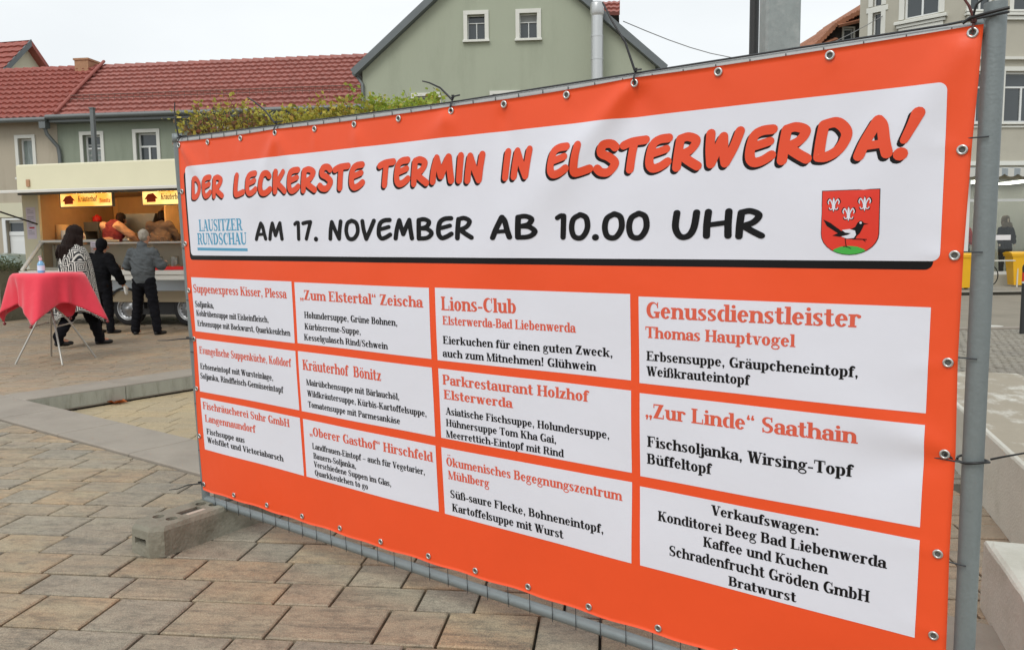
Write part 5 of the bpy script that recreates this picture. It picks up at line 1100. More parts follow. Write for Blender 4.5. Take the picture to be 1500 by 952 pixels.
MB().lathe([(.02, -.2), (.05, 0), (.12, .12), (.06, .3), (.02, .34)], (-.02, 1.4, 2.05), 8).obj('hanging_herbs', 'food', tr_)

# ================================================================ HIGH TABLE
M['cloth_red'] = mat('bright_red_tablecloth', rgb(234, 58, 78), .75, noise=.05, nscale=3, bump=.35, bscale=9, bdist=.02); 
M['cloth_red'].node_tree.nodes['Principled BSDF'].inputs['Sheen Weight'].default_value = .3
M['alu'] = mat('pale_metal_leg', rgb(176, 172, 164), .35, .5)
TX, TY, TZ = -6.19, 10.68, 1.18
tt = thing('high_table', 'round folding high table with crossed pale legs under a red cloth', 'table', (TX, TY, 0), 0)
MB().lathe([(0, TZ-.03), (.40, TZ-.03), (.405, TZ-.015), (.40, TZ), (0, TZ)], n=40).obj('table_top', 'counter_white', tt)
feet = [(-.32, -.33), (.36, -.44), (.42, .28), (-.30, .46)]
for (x, y), (tx_, ty_) in zip(feet, [(.26, .22), (-.24, .24), (-.26, -.22), (.24, -.22)]):
    MB().tube([(x, y, .0), (x*.45+tx_*.1, y*.45+ty_*.1, .55), (tx_*.9, ty_*.9, TZ-.04)], .0125, 10).obj('leg', 'alu', tt)
MB().tube([(.17, -.17, .48), (.20, .16, .50)], .011, 8).obj('stretcher', 'alu', tt); MB().tube([(-.15, -.14, .48), (-.16, .20, .50)], .011, 8).obj('stretcher', 'alu', tt)
mb = MB(); n = 160; R0 = .405; a0 = rad(-35); half = .80; prof_n = 16; vs = [(0, 0, 0)]; fs = []
for k in range(n):
    t = 2*math.pi*k/n; tt2 = t-a0; rho = min(half/max(abs(math.cos(tt2)), abs(math.sin(tt2))), half*1.36); hang = rho-R0
    cor = abs(math.sin(2*tt2))      # 1 at the corners
    for j in range(1, 6): vs.append((R0*j/5*math.cos(t), R0*j/5*math.sin(t), .002+.0008*math.sin(5*t+j)))
    for j in range(1, prof_n+1):
        s = j/prof_n*hang
        fold = .055*math.cos(4*tt2+math.pi)*(s/.4)**.8+.026*math.sin(9*tt2+1.0)*(s/.4)+.014*math.sin(17*tt2+.4)*(s/.4)
        out = R0+.012+min(s, .05)*.4+fold+.20*cor**3*s*.9; z = -math.sqrt(max(0, s*s-(.32*cor**3*s)**2))+.004-(.0 if s > .02 else 0)
        vs.append((out*math.cos(t), out*math.sin(t), z))
m_ = 5+prof_n
for k in range(n):
    k2 = (k+1) % n; fs.append((0, 1+k*m_, 1+k2*m_))
    for j in range(m_-1): fs.append((1+k*m_+j, 1+k*m_+j+1, 1+k2*m_+j+1, 1+k2*m_+j))
mb.add(vs, fs, True); cl_ = mb.obj('tablecloth', 'cloth_red'); cl_.location = (TX, TY, TZ+.004); tag(cl_, 'bright red square cloth draped over the high table', 'tablecloth'); fix_normals(cl_)
so_ = cl_.modifiers.new('thick', 'SOLIDIFY'); so_.thickness = .002
for k in range(4):
    t = a0+math.pi/4+k*math.pi/2; idx = min(range(n), key=lambda q: abs(((2*math.pi*q/n-t+math.pi) % (2*math.pi))-math.pi)); p = Vector(vs[1+idx*m_+m_-1])+cl_.location
    o = MB().lathe([(0, .0), (.018, .008), (.022, .022), (.014, .038), (0, .045)], (0, 0, 0), 10).obj('cloth_weight', 'tail_red'); o.location = p-Vector((0, 0, .045)); tag(o, 'small dark red weight at the '+('right', 'far', 'left', 'front')[k]+' corner of the red tablecloth', 'cloth weight', 'tablecloth corner weights')
M['bottle_blue'] = mat('pale_blue_bottle', rgb(120, 176, 214), .15, 0, .6); M['bottle_lab'] = mat('blue_white_label', rgb(210, 222, 240), .5); M['pump'] = mat('pink_white_pump', rgb(232, 188, 196), .4)
bo = thing('sanitiser_bottle', 'pale blue bottle with pink pump on the red high table', 'bottle', (TX-.02, TY-.12, TZ+.01)); MB().lathe([(0, 0), (.042, 0), (.044, .02), (.044, .11), (.03, .14), (.016, .155), (.016, .165)], n=18).obj('bottle_body', 'bottle_blue', bo)
MB().lathe([(.0445, .03), (.0445, .095)], n=18).obj('label_wrap', 'bottle_lab', bo); MB().lathe([(.018, .16), (.019, .19), (.008, .195), (.008, .22), (.0, .222)], n=12).tube([(0, 0, .215), (.0, -.045, .21)], .007, 8).obj('pump_head', 'pump', bo)
o = MB().box(-.10, -.07, 0, .10, .07, .002).obj('napkin', 'paper'); o.location = (TX-.06, TY-.20, TZ+.009); o.rotation_euler = (0, 0, .3); tag(o, 'white paper napkin lying under the bottle on the red table', 'napkin')

# ================================================================ FIGURES
from mathutils import noise as mnoise
def fuse(parts, voxel, name, m, parent, smooth=2, scale=None):
    """parts: tapered capsules (p0, r0, p1, r1[, squash]) grown together into one skin"""
    bm = bmesh.new()
    for q in parts:
        p0, r0, p1, r1 = Vector(q[0]), q[1], Vector(q[2]), q[3]; sq = q[4] if len(q) > 4 else (1, 1)
        d = p1-p0; L = d.length; n = 14; rings = []
        ax = d.normalized() if L > 1e-5 else Vector((0, 0, 1)); a = Vector((1, 0, 0))-ax*ax.x
        if a.length < .2: a = Vector((0, 1, 0))-ax*ax.y
        a.normalize(); b = ax.cross(a); prof = []
        for k in range(1, 5): t = -math.pi/2+k*math.pi/10; prof.append((p0+ax*r0*math.sin(t), r0*math.cos(t)))
        prof += [(p0, r0), (p0+d*.5, (r0+r1)/2), (p1, r1)]
        for k in range(1, 5): t = k*math.pi/10; prof.append((p1+ax*r1*math.sin(t), r1*math.cos(t)))
        for c, r in prof: rings.append([bm.verts.new(c+a*r*sq[0]*math.cos(2*math.pi*k/n)+b*r*sq[1]*math.sin(2*math.pi*k/n)) for k in range(n)])
        for i in range(len(rings)-1):
            for k in range(n): bm.faces.new((rings[i][k], rings[i][(k+1) % n], rings[i+1][(k+1) % n], rings[i+1][k]))
        bm.faces.new(rings[0][::-1]); bm.faces.new(rings[-1])
    me = bpy.data.meshes.new(name); bm.to_mesh(me); bm.free(); o = bpy.data.objects.new(name, me); C.objects.link(o)
    r = o.modifiers.new('r', 'REMESH'); r.mode = 'VOXEL'; r.voxel_size = voxel
    s = o.modifiers.new('s', 'SMOOTH'); s.iterations = smooth; s.factor = .6
    dg = bpy.context.evaluated_depsgraph_get(); me2 = bpy.data.meshes.new_from_object(o.evaluated_get(dg)); o.modifiers.clear(); o.data = me2; me2.name = name
    if name in ('jacket', 'coat', 'trousers', 'waistcoat', 'shirt', 'apron'):       # creases in the cloth
        nn = [v.normal.copy() for v in me2.vertices]
        for v, n_v in zip(me2.vertices, nn):
            p = v.co; k = mnoise.noise(Vector((p.x*6, p.y*6, p.z*14+p.x*7))); k2 = mnoise.noise(Vector((p.x*15+3, p.y*15, p.z*30)))
            v.co = p+n_v*(.012*(1-abs(k)*2.2)+.006*k2)
    if name in ('hair',):
        nn = [v.normal.copy() for v in me2.vertices]
        for v, n_v in zip(me2.vertices, nn): p = v.co; v.co = p+n_v*(.010*mnoise.noise(Vector((p.x*45, p.y*45, p.z*14))))
    me2.polygons.foreach_set('use_smooth', [True]*len(me2.polygons)); me2.materials.clear(); me2.materials.append(M[m]); o.parent = parent; return o
M['skin'] = mat('skin', rgb(196, 140, 112), .55, noise=.04, nscale=20)
M['hair_dark'] = mat('dark_brown_hair', rgb(34, 22, 18), .65, 0, .15, noise=.3, nscale=40, stretch=(8, 8, 1), bump=.6, bscale=90)
M['hair_grey'] = mat('short_grey_hair', rgb(158, 150, 138), .75, 0, .2, noise=.25, nscale=60, bump=.5, bscale=120)
M['grey_jacket'] = mat('dark_grey_jacket', rgb(88, 92, 94), .85, 0, .15, noise=.16, nscale=7, bump=.8, bscale=9, bdist=.03)
M['black_cloth'] = mat('black_cloth', rgb(20, 20, 23), .9, 0, .12, noise=.25, nscale=10, bump=.8, bscale=10, bdist=.03)
M['black_trousers'] = mat('black_trousers', rgb(22, 22, 26), .9, 0, .12, noise=.2, nscale=10, bump=.3, bscale=16)
M['shoe'] = mat('black_leather_shoe', rgb(24, 22, 22), .45)
M['burgundy'] = mat('burgundy_waistcoat', rgb(120, 36, 42), .8, noise=.1, nscale=9, bump=.4, bscale=20)
M['peach'] = mat('peach_shirt', rgb(214, 164, 128), .8, noise=.06, nscale=9); M['brown_jacket'] = mat('brown_jacket', rgb(118, 98, 84), .8, noise=.14, nscale=9, bump=.4, bscale=18)
M['apron'] = mat('dark_red_apron', rgb(132, 40, 48), .8)
pm = mat('black_white_patterned_knit', (.8, .78, .72), .85); n_ = pm.node_tree.nodes; l_ = pm.node_tree.links
tcn = n_.new('ShaderNodeTexCoord'); vm = n_.new('ShaderNodeMapping'); vm.inputs['Scale'].default_value = (1, 1, 1); l_.new(tcn.outputs['Object'], vm.inputs[0])
vo = n_.new('ShaderNodeTexVoronoi'); vo.inputs['Scale'].default_value = 6.5; vo.distance = 'CHEBYCHEV'; l_.new(vm.outputs[0], vo.inputs['Vector'])
wv = n_.new('ShaderNodeMath'); wv.operation = 'MULTIPLY'; wv.inputs[1].default_value = 42; l_.new(vo.outputs['Distance'], wv.inputs[0]); sn = n_.new('ShaderNodeMath'); sn.operation = 'SINE'; l_.new(wv.outputs[0], sn.inputs[0])
gt = n_.new('ShaderNodeMath'); gt.operation = 'GREATER_THAN'; gt.inputs[1].default_value = .1; l_.new(sn.outputs[0], gt.inputs[0]); mi = n_.new('ShaderNodeMixRGB'); mi.inputs[1].default_value = (.015, .015, .018, 1); mi.inputs[2].default_value = (.62, .60, .55, 1); l_.new(gt.outputs[0], mi.inputs[0]); l_.new(mi.outputs[0], n_['Principled BSDF'].inputs['Base Color'])
M['pattern'] = pm
def hand(wr, d, sx_, curl=.5):
    """palm, four unequal fingers with a bend, and a thumb from the palm's side"""
    wr = Vector(wr); d = Vector(d).normalized(); side = Vector((sx_, 0, 0)); side = (side-d*side.dot(d)).normalized(); nrm = d.cross(side)
    P_ = [(wr, .027, wr+d*.075, .030, (1, .6))]
    for i, L in enumerate((.072, .080, .075, .058)):
        b = wr+d*.085+side*(.028-.019*i); m1 = b+d*L*.5+nrm*.012*curl; P_ += [(b, .0100, m1, .0092), (m1, .0092, m1+(d*(1-curl)+nrm*curl).normalized()*L*.5, .0080)]
    b = wr+d*.03+side*.028; m1 = b+(d*.6+side*.7).normalized()*.035; P_ += [(b, .012, m1, .011), (m1, .011, m1+d*.028, .0095)]
    return P_
def person(name, label, loc, rz, J, top='grey_jacket', legs='black_trousers', hair='hair_grey', kind='jacket', hairkind='short', s=1.0, group=None, extra=None):
    """J holds the joints of the pose; local +y is where the person faces"""
    t = thing(name, label, 'person', loc, rz, group)
    if s != 1: t.scale = (s, s, s)
    g_ = lambda k: Vector(J[k]); pel, ch, nk, hd = g_('pelvis'), g_('chest'), g_('neck'), g_('head')
    body = [(pel, .125, ch, .135, (1.15, .75)), (ch, .13, nk-Vector((0, 0, .03)), .06, (1.2, .8)), (nk-Vector((0, 0, .06)), .052, hd-Vector((0, 0, .06)), .05),
            (hd+Vector((0, -.012, .035)), .088, hd+Vector((0, .005, -.01)), .076, (.86, 1.08)), (hd+Vector((0, .025, -.05)), .055, hd+Vector((0, .045, -.085)), .035)]
    f = J.get('face', (0, 1, 0)); f = Vector(f).normalized(); sd_ = Vector((f.y, -f.x, 0)).normalized()
    body += [(hd+f*.088, .012, hd+f*.108-Vector((0, 0, .028)), .014), (hd+f*.085-Vector((0, 0, .055))-sd_*.018, .009, hd+f*.085-Vector((0, 0, .055))+sd_*.018, .009),
             (hd+sd_*.078-Vector((0, 0, .0)), .014, hd+sd_*.080-Vector((0, 0, .03)), .010, (.6, 1)), (hd-sd_*.078, .014, hd-sd_*.080-Vector((0, 0, .03)), .010, (.6, 1)),
             (hd+f*.076+sd_*.03+Vector((0, 0, .0)), .012, hd+f*.076+sd_*.034, .012), (hd+f*.076-sd_*.03, .012, hd+f*.076-sd_*.034, .012)]
    for sx_, q in ((-1, 'l'), (1, 'r')):
        sh_, el, wr = g_('sho_'+q), g_('elb_'+q), g_('wri_'+q); body += [(ch+Vector((0, 0, .1)), .07, sh_, .055), (sh_, .048, el, .040), (el, .040, wr, .026)]
        hp, kn, an = g_('hip_'+q), g_('kne_'+q), g_('ank_'+q); body += [(hp, .085, kn, .055), (kn, .055, an, .036), (an, .036, an+Vector((0, .1, -.04)), .03)]
        body += hand(wr, J.get('hd_'+q, wr-el), -sx_, .5)
    b = fuse(body, .0085, 'body', 'skin', t, 1)
    if kind:
        jk = [(pel+Vector((0, 0, J.get('hem', -.02))), .165, ch, .175, (1.08, .78)), (ch, .165, ch+Vector((0, 0, .10)), .12, (1.22, .8)), (ch+Vector((0, 0, .12)), .105, nk+Vector((0, 0, .005)), .078, (1.1, .95)), (ch+Vector((-.10, 0, .06)), .10, ch+Vector((.10, 0, .06)), .10), (pel+Vector((0, -.01, .12)), .178, ch-Vector((0, .0, .05)), .192, (1.12, .78))]
        for q in 'lr':
            sh_, el, wr = g_('sho_'+q), g_('elb_'+q), g_('wri_'+q); e = .012 if kind != 'coat' else .02
            jk += [(ch+Vector((0, 0, .07)), .10, sh_-Vector((0, 0, .01)), .072), (sh_, .070+e, el, .064+e), (el, .066+e, wr-(wr-el).normalized()*.03, .046+e)]
        fuse(jk, .014, kind, top, b, 3)
    tr = [(pel+Vector((0, 0, .02)), .145, pel-Vector((0, 0, .06)), .15, (1.08, .80))]
    for q in 'lr':
        hp, kn, an = g_('hip_'+q), g_('kne_'+q), g_('ank_'+q); tr += [(hp, .105, kn, .078), (kn, .078, an+Vector((0, 0, .04)), .066), (an+Vector((0, 0, .05)), .066, an-Vector((0, 0, .02)), .062)]
    fuse(tr, .014, 'trousers', legs, b, 3)
    for q in 'lr':
        an = g_('ank_'+q); td = Vector(J.get('toe_'+q, (0, 1, 0))).normalized(); fuse([(an-Vector((0, 0, .045)), .045, an+td*.15-Vector((0, 0, .06)), .036, (1, .8)), (an-td*.03-Vector((0, 0, .06)), .036, an+td*.1-Vector((0, 0, .065)), .038), (an, .045, an-Vector((0, 0, .05)), .045)], .010, 'shoe', 'shoe', b, 1)
    if hairkind == 'short': hr = [(hd+Vector((0, -.022, .045)), .090, hd+Vector((0, -.03, .01)), .082, (.90, 1.04)), (hd+Vector((0, -.05, -.02)), .055, hd+Vector((0, -.04, -.04)), .045, (1.1, .8))]
    elif hairkind == 'long': hr = [(hd+Vector((0, -.018, .045)), .108, hd+Vector((0, -.035, -.03)), .112, (1.0, 1.05)), (hd+Vector((0, -.06, -.04)), .118, hd+Vector((.0, -.12, -.20)), .125, (1.15, .85)), (hd+Vector((-.07, 0, -.05)), .06, hd+Vector((-.10, .0, -.24)), .055), (hd+Vector((.07, 0, -.05)), .06, hd+Vector((.10, .0, -.24)), .055)]+[(hd+Vector((.12*math.cos(a_), .13*math.sin(a_)-.09, -.18)), .045, hd+Vector((.16*math.cos(a_+.15*math.sin(a_*9)), .17*math.sin(a_)-.10, -.32-.04*math.sin(a_*13))), .014) for a_ in [math.pi*(1.02+i*.12) for i in range(9)]]
    elif hairkind == 'bun': hr = [(hd+Vector((0, -.022, .045)), .096, hd+Vector((0, -.03, -.02)), .088, (.95, 1.04))]
    else: hr = [(hd+Vector((0, -.01, .055)), .100, hd+Vector((0, -.02, .02)), .098, (.96, 1.06)), (hd+Vector((0, -.05, .0)), .075, hd+Vector((0, -.055, -.06)), .06, (1.1, .8))]
    fuse(hr, .009, 'cap' if hairkind == 'cap' else 'hair', hair, b, 1)
    if extra: extra(t, b, J)
    return t
def stand(**kw_):
    J = dict(pelvis=(0, 0, .97), chest=(0, .01, 1.30), neck=(0, 0, 1.50), head=(0, .03, 1.645), sho_l=(-.185, 0, 1.395), sho_r=(.185, 0, 1.395), elb_l=(-.26, .05, 1.15), elb_r=(.26, .05, 1.15), wri_l=(-.16, .25, 1.10), wri_r=(.16, .25, 1.10),
             hip_l=(-.09, 0, .92), hip_r=(.09, 0, .92), kne_l=(-.12, .02, .50), kne_r=(.12, .02, .50), ank_l=(-.13, -.02, .09), ank_r=(.14, -.02, .09)); J.update(kw_); return J
AX = rad(-8)
person('person', 'grey haired man in dark grey jacket and black trousers waiting at the food trailer', (-6.43, 13.96, 0), AX,
       stand(head=(.03, .04, 1.655), face=(.35, 1, 0), elb_l=(-.30, .02, 1.17), elb_r=(.29, .06, 1.17), wri_l=(-.22, .24, 1.08), wri_r=(.20, .30, 1.20), kne_l=(-.15, .02, .50), ank_l=(-.19, -.02, .09), kne_r=(.16, .0, .50), ank_r=(.22, -.03, .09), toe_l=(-.45, 1, 0), toe_r=(.3, 1, 0)), s=1.03)
def bag_white(t, b, J):
    w_ = Vector(J['wri_r']); o = fuse([(w_+Vector((.03, .03, -.08)), .05, w_+Vector((.05, .02, -.19)), .045, (.5, 1))], .012, 'x', 'counter_white', None); o.name = 'paper_bag'; o.parent = None
    o.matrix_world = Matrix.Translation(Vector(t.location)) @ Matrix.Rotation(t.rotation_euler.z, 4, 'Z') @ Matrix.Scale(t.scale[0], 4); tag(o, 'crumpled white paper bag held by the customer in the black coat', 'bag')
person('person', 'customer in black coat and dark cap between the poncho woman and grey haired man', (-7.33, 14.25, 0), rad(-14),
       stand(hem=-.14, head=(.03, .05, 1.60), neck=(0, 0, 1.46), face=(.7, 1, 0), elb_l=(-.31, .05, 1.14), elb_r=(.33, .0, 1.15), wri_l=(-.28, .22, 1.0), wri_r=(.37, .12, .93), chest=(0, .01, 1.28), kne_l=(-.10, .03, .50), kne_r=(.12, .02, .50), ank_l=(-.11, -.02, .09), ank_r=(.15, -.0, .09), toe_r=(.8, 1, 0), toe_l=(.1, 1, 0)),
       top='black_cloth', hair='black_cloth', kind='coat', hairkind='cap', s=.97, extra=bag_white)
def poncho(t, b, J):
    mb = MB(); n = 40; vs = []; fs = []; c = Vector((0, -.0, 0))
    prof = [(.085, 1.49, .9), (.135, 1.455, .8), (.20, 1.39, .75), (.245, 1.25, .8), (.265, 1.05, .85), (.27, .85, .9), (.31, .65, .9), (.37, .42, .85)]
    for i, (r, z, sq) in enumerate(prof):
        for k in range(n):
            a = 2*math.pi*k/n; w_ = 1+.05*math.sin(5*a+i*.4)*(i/8)+.03*math.sin(11*a)*(i/8); dz = (.10*math.cos(a*2+.5) if i == 7 else .03*math.cos(a*2+.5) if i == 6 else 0)
            vs.append((r*w_*math.cos(a), r*w_*sq*math.sin(a)+.01, z+dz))
    for i in range(len(prof)-1):
        for k in range(n): fs.append((i*n+k, i*n+(k+1) % n, (i+1)*n+(k+1) % n, (i+1)*n+k))
    mb.add(vs, fs, True); o = mb.obj('poncho', 'pattern', b); m_ = o.modifiers.new('t', 'SOLIDIFY'); m_.thickness = .01; m_ = o.modifiers.new('s', 'SUBSURF'); m_.levels = m_.render_levels = 1
    fuse([(Vector(J['neck'])-Vector((0, .02, .07)), .115, Vector(J['neck'])+Vector((0, -.01, .015)), .092)], .012, 'scarf', 'black_cloth', b, 1)
    bg_ = fuse([(Vector((-.36, .05, 1.02)), .075, Vector((-.37, .07, .90)), .085, (.6, 1.2))], .012, 'x', 'black_cloth', None); bg_.name = 'handbag'
    bg_.matrix_world = Matrix.Translation(Vector(t.location)) @ Matrix.Rotation(t.rotation_euler.z, 4, 'Z'); tag(bg_, 'black handbag at the side of the woman in the patterned poncho', 'bag')
    mb = MB(); mb.tube([(-.36, .02, 1.08), (-.38, .02, 1.2), (-.34, .05, 1.27), (-.31, .08, 1.2), (-.35, .10, 1.08)], .009, 6); mb.obj('strap', 'black_cloth', bg_)
person('person', 'dark haired woman in black and white patterned poncho walking behind the red table', (-6.72, 12.3, 0), rad(-48),
       stand(head=(0, .05, 1.60), neck=(0, 0, 1.46), face=(0, 1, 0), sho_l=(-.16, 0, 1.33), sho_r=(.16, 0, 1.33), hip_l=(-.09, 0, .92), kne_l=(-.10, .16, .52), ank_l=(-.10, .30, .09), kne_r=(.08, -.10, .50), ank_r=(.10, -.28, .13), elb_l=(-.18, .0, 1.12), elb_r=(.18, .0, 1.12), wri_l=(-.12, .10, 1.0), wri_r=(.12, .10, 1.0)),
       hair='hair_dark', kind=None, hairkind='long', s=1.07, extra=poncho)
def tloc(x, y, z): a = rad(-12.5); return (-7.63+x*math.cos(a)-y*math.sin(a), 15.71+x*math.sin(a)+y*math.cos(a), z)
def vest(t, b, J):
    fuse([(Vector(J['pelvis'])+Vector((0, 0, .02)), .195, Vector(J['chest']), .222, (1.10, .82)), (Vector(J['chest']), .215, Vector(J['chest'])+Vector((0, 0, .1)), .17, (1.15, .85)), (Vector(J['chest'])+Vector((-.13, 0, .08)), .115, Vector(J['chest'])+Vector((.13, 0, .08)), .115), (Vector(J['neck'])-Vector((0, 0, .06)), .105, Vector(J['neck'])+Vector((0, 0, .02)), .09)], .012, 'waistcoat', 'burgundy', b, 3)
    fuse([(Vector(J['pelvis'])-Vector((0, 0, .02)), .17, Vector(J['pelvis'])-Vector((0, 0, .35)), .19, (1.08, .8))], .02, 'apron', 'apron', b, 2)
person('person', 'vendor in burgundy waistcoat and peach shirt with back turned inside the food trailer', tloc(-.86, .80, .60), rad(-18),
       stand(neck=(.05, .12, 1.42), head=(.09, .20, 1.53), chest=(.0, .07, 1.25), elb_r=(.38, .12, 1.20), wri_r=(.48, .36, 1.0), elb_l=(-.26, .2, 1.16), wri_l=(-.2, .42, 1.0), face=(.2, 1, -.2)), top='peach', hair='hair_dark', kind='shirt', hairkind='bun', s=1.0, extra=vest)
person('person', 'vendor in brown jacket bending over inside the food trailer next to the banner', tloc(.24, .85, .60), rad(4),
       stand(neck=(0, .16, 1.42), head=(.0, .22, 1.56), chest=(0, .09, 1.26), elb_l=(-.27, .16, 1.14), elb_r=(.28, .18, 1.14), wri_l=(-.18, .40, 1.0), wri_r=(.18, .42, 1.02), face=(0, 1, -.2)), top='brown_jacket', hair='hair_dark', kind='jacket', hairkind='bun', s=1.0)
# ---- mannequins in the shop window
M['mannequin'] = mat('pale_mannequin', rgb(206, 186, 168), .5); M['fur'] = mat('grey_brown_fur', rgb(110, 98, 86), .95, noise=.35, nscale=40, bump=.9, bscale=60); M['red_coat'] = mat('red_garment', rgb(178, 34, 34), .8)
def mannequin(x, label, top, hood):
    a = rad(3); t = thing('mannequin', label, 'mannequin', (13.72+x*math.cos(a)-.75*math.sin(a), 25+x*math.sin(a)+.75*math.cos(a), .42), rad(183)); t['group'] = 'mannequins in the shop window'
    H_ = Vector((0, .02, 1.70)); b = fuse([(H_+Vector((0, -.01, .03)), .088, H_+Vector((0, .01, -.05)), .065, (.86, 1.05)), (H_, .05, (0, 0, 1.45), .05), ((0, 0, .95), .13, (0, 0, 1.35), .14, (1.1, .75)),
        ((-.10, 0, .95), .09, (-.13, .03, .5), .065), ((-.13, .03, .5), .06, (-.14, 0, .08), .045), ((.10, 0, .95), .09, (.10, 0, .5), .065), ((.10, 0, .5), .06, (.14, .05, .08), .045), (H_+Vector((0, .085, .0)), .012, H_+Vector((0, .095, -.03)), .013),
        ((-.24, .08, 1.0), .03, (-.25, .1, .9), .025), ((.24, .08, 1.0), .03, (.25, .1, .9), .025), ((-.14, 0, .04), .04, (-.16, .14, .03), .03), ((.14, .05, .04), .04, (.16, .2, .03), .03)], .012, 'body', 'mannequin', t, 1)
    fuse([((0, 0, .88), .17, (0, 0, 1.38), .18, (1.1, .8)), ((0, 0, 1.38), .15, (0, 0, 1.48), .1), ((-.17, 0, 1.42), .08, (-.25, .03, 1.18), .07), ((-.25, .03, 1.18), .07, (-.24, .08, 1.0), .055), ((.17, 0, 1.42), .08, (.25, .03, 1.18), .07), ((.25, .03, 1.18), .07, (.24, .08, 1.0), .055)], .016, 'jacket', top, b, 2)
    fuse([((-.10, 0, .9), .11, (-.13, .03, .5), .085), ((-.13, .03, .5), .08, (-.14, 0, .12), .065), ((.10, 0, .9), .11, (.10, 0, .5), .085), ((.10, 0, .5), .08, (.14, .05, .12), .065)], .016, 'trousers', 'black_trousers', b, 2)
    if hood: fuse([(H_+Vector((0, -.05, .06)), .125, H_+Vector((0, -.05, -.06)), .13), (H_+Vector((-.10, .02, -.12)), .07, H_+Vector((.10, .02, -.12)), .07), ((-.12, .06, 1.52), .055, (.12, .06, 1.52), .055)], .014, 'fur_hood', 'fur', b, 1)
mannequin(2.28, 'mannequin in black jacket with grey fur hood standing in the shop window', 'black_cloth', True); mannequin(.86, 'mannequin in black and red clothes partly hidden by the post in the shop window', 'red_coat', False)

# small goods on the trailer's counter and shelves
for k, (x, y, z, r_, h_, m_, nm) in enumerate(((-1.15, .12, 1.702, .05, .13, 'cloth_red', 'red sauce bottle on the stall counter left of the burgundy vendor'), (-.98, .14, 1.702, .045, .14, 'trailer', 'cream mustard bottle on the stall counter beside the red bottle'), (.02, .12, 1.642, .07, .10, 'steel_pot', 'steel bowl on the counter between the two vendors'), (-1.68, 1.4, 2.1, .09, .16, 'red_plastic', 'red tin on top of the rack at the left of the stall'))):
    o = MB().lathe([(0, 0), (r_, 0), (r_, h_*.7), (r_*.4, h_*.85), (r_*.35, h_), (0, h_)], (0, 0, 0), 14).obj('bottle' if k < 2 else 'pot', m_); a_ = rad(-12.5); o.location = (-7.63+x*math.cos(a_)-y*math.sin(a_), 15.71+x*math.sin(a_)+y*math.cos(a_), z); tag(o, nm, 'bottle' if k < 2 else 'pot')
# ================================================================ VINE-COVERED PERGOLA
R = random.Random(21)
pg = thing('pergola', 'grey steel pergola carrying yellow green climbing vines behind the banner', 'pergola', (-4.3, 11.0, 0), rad(-4))
for x, y in ((.1, 0), (3.1, 0), (.1, 1.3), (3.1, 1.3)): MB().box(x-.04, y-.04, 0, x+.04, y+.04, 2.75).obj('post', 'zinc', pg)
for y in (0, 1.3): MB().box(-.15, y-.05, 2.75, 3.3, y+.05, 2.87).obj('beam', 'zinc', pg)
for k in range(8): MB().box(-.02+k*.45, -.15, 2.87, .03+k*.45, 1.45, 2.93).obj('batten', 'zinc', pg)
def leafmat(name, cols):
    m = bpy.data.materials.new(name); m.use_nodes = True; n = m.node_tree.nodes; l = m.node_tree.links; b = n['Principled BSDF']; b.inputs['Roughness'].default_value = .6
    ge = n.new('ShaderNodeNewGeometry'); cr_ = n.new('ShaderNodeValToRGB'); e = cr_.color_ramp.elements
    while len(e) > 1: e.remove(e[-1])
    e[0].position = 0; e[0].color = cols[0]
    for i, c in enumerate(cols[1:]): x = e.new((i+1)/(len(cols)-1)); x.color = c
    l.new(ge.outputs['Random Per Island'], cr_.inputs[0]); l.new(cr_.outputs[0], b.inputs['Base Color'])
    b.inputs['Subsurface Weight'].default_value = 0
    tr = n.new('ShaderNodeBsdfTranslucent'); l.new(cr_.outputs[0], tr.inputs[0]); ms = n.new('ShaderNodeMixShader'); ms.inputs[0].default_value = .35; l.new(b.outputs[0], ms.inputs[1]); l.new(tr.outputs[0], ms.inputs[2]); l.new(ms.outputs[0], n['Material Output'].inputs[0]); return m
M['leaf_y'] = leafmat('yellow_green_leaf', [rgb(150, 150, 62), rgb(200, 190, 84), rgb(172, 176, 84), rgb(214, 196, 90), rgb(130, 138, 66), rgb(206, 164, 76)])
M['leaf_r'] = leafmat('withered_leaf', [rgb(134, 94, 76), rgb(160, 116, 98), rgb(116, 104, 66), rgb(170, 108, 88), rgb(124, 124, 80), rgb(90, 72, 62)])
M['leaf_g'] = leafmat('fresh_green_leaf', [rgb(136, 160, 62), rgb(172, 190, 78), rgb(150, 172, 74), rgb(190, 200, 92)])
M['leaf_d'] = leafmat('dark_juniper', [rgb(84, 94, 66), rgb(100, 108, 76), rgb(116, 116, 84), rgb(72, 82, 60)])
M['twig'] = mat('brown_twig', rgb(84, 66, 50), .9)
def leaf(mb, p, s, R):
    d = Vector((R.gauss(0, 1), R.gauss(0, 1), R.gauss(0, .7))).normalized(); a = d.cross(Vector((R.random(), R.random(), R.random()))).normalized(); n = d.cross(a)
    mb.add([p, p+d*s*.5+a*s*.36, p+d*s+n*s*.1, p+d*s*.5-a*s*.36], [(0, 1, 2, 3)])
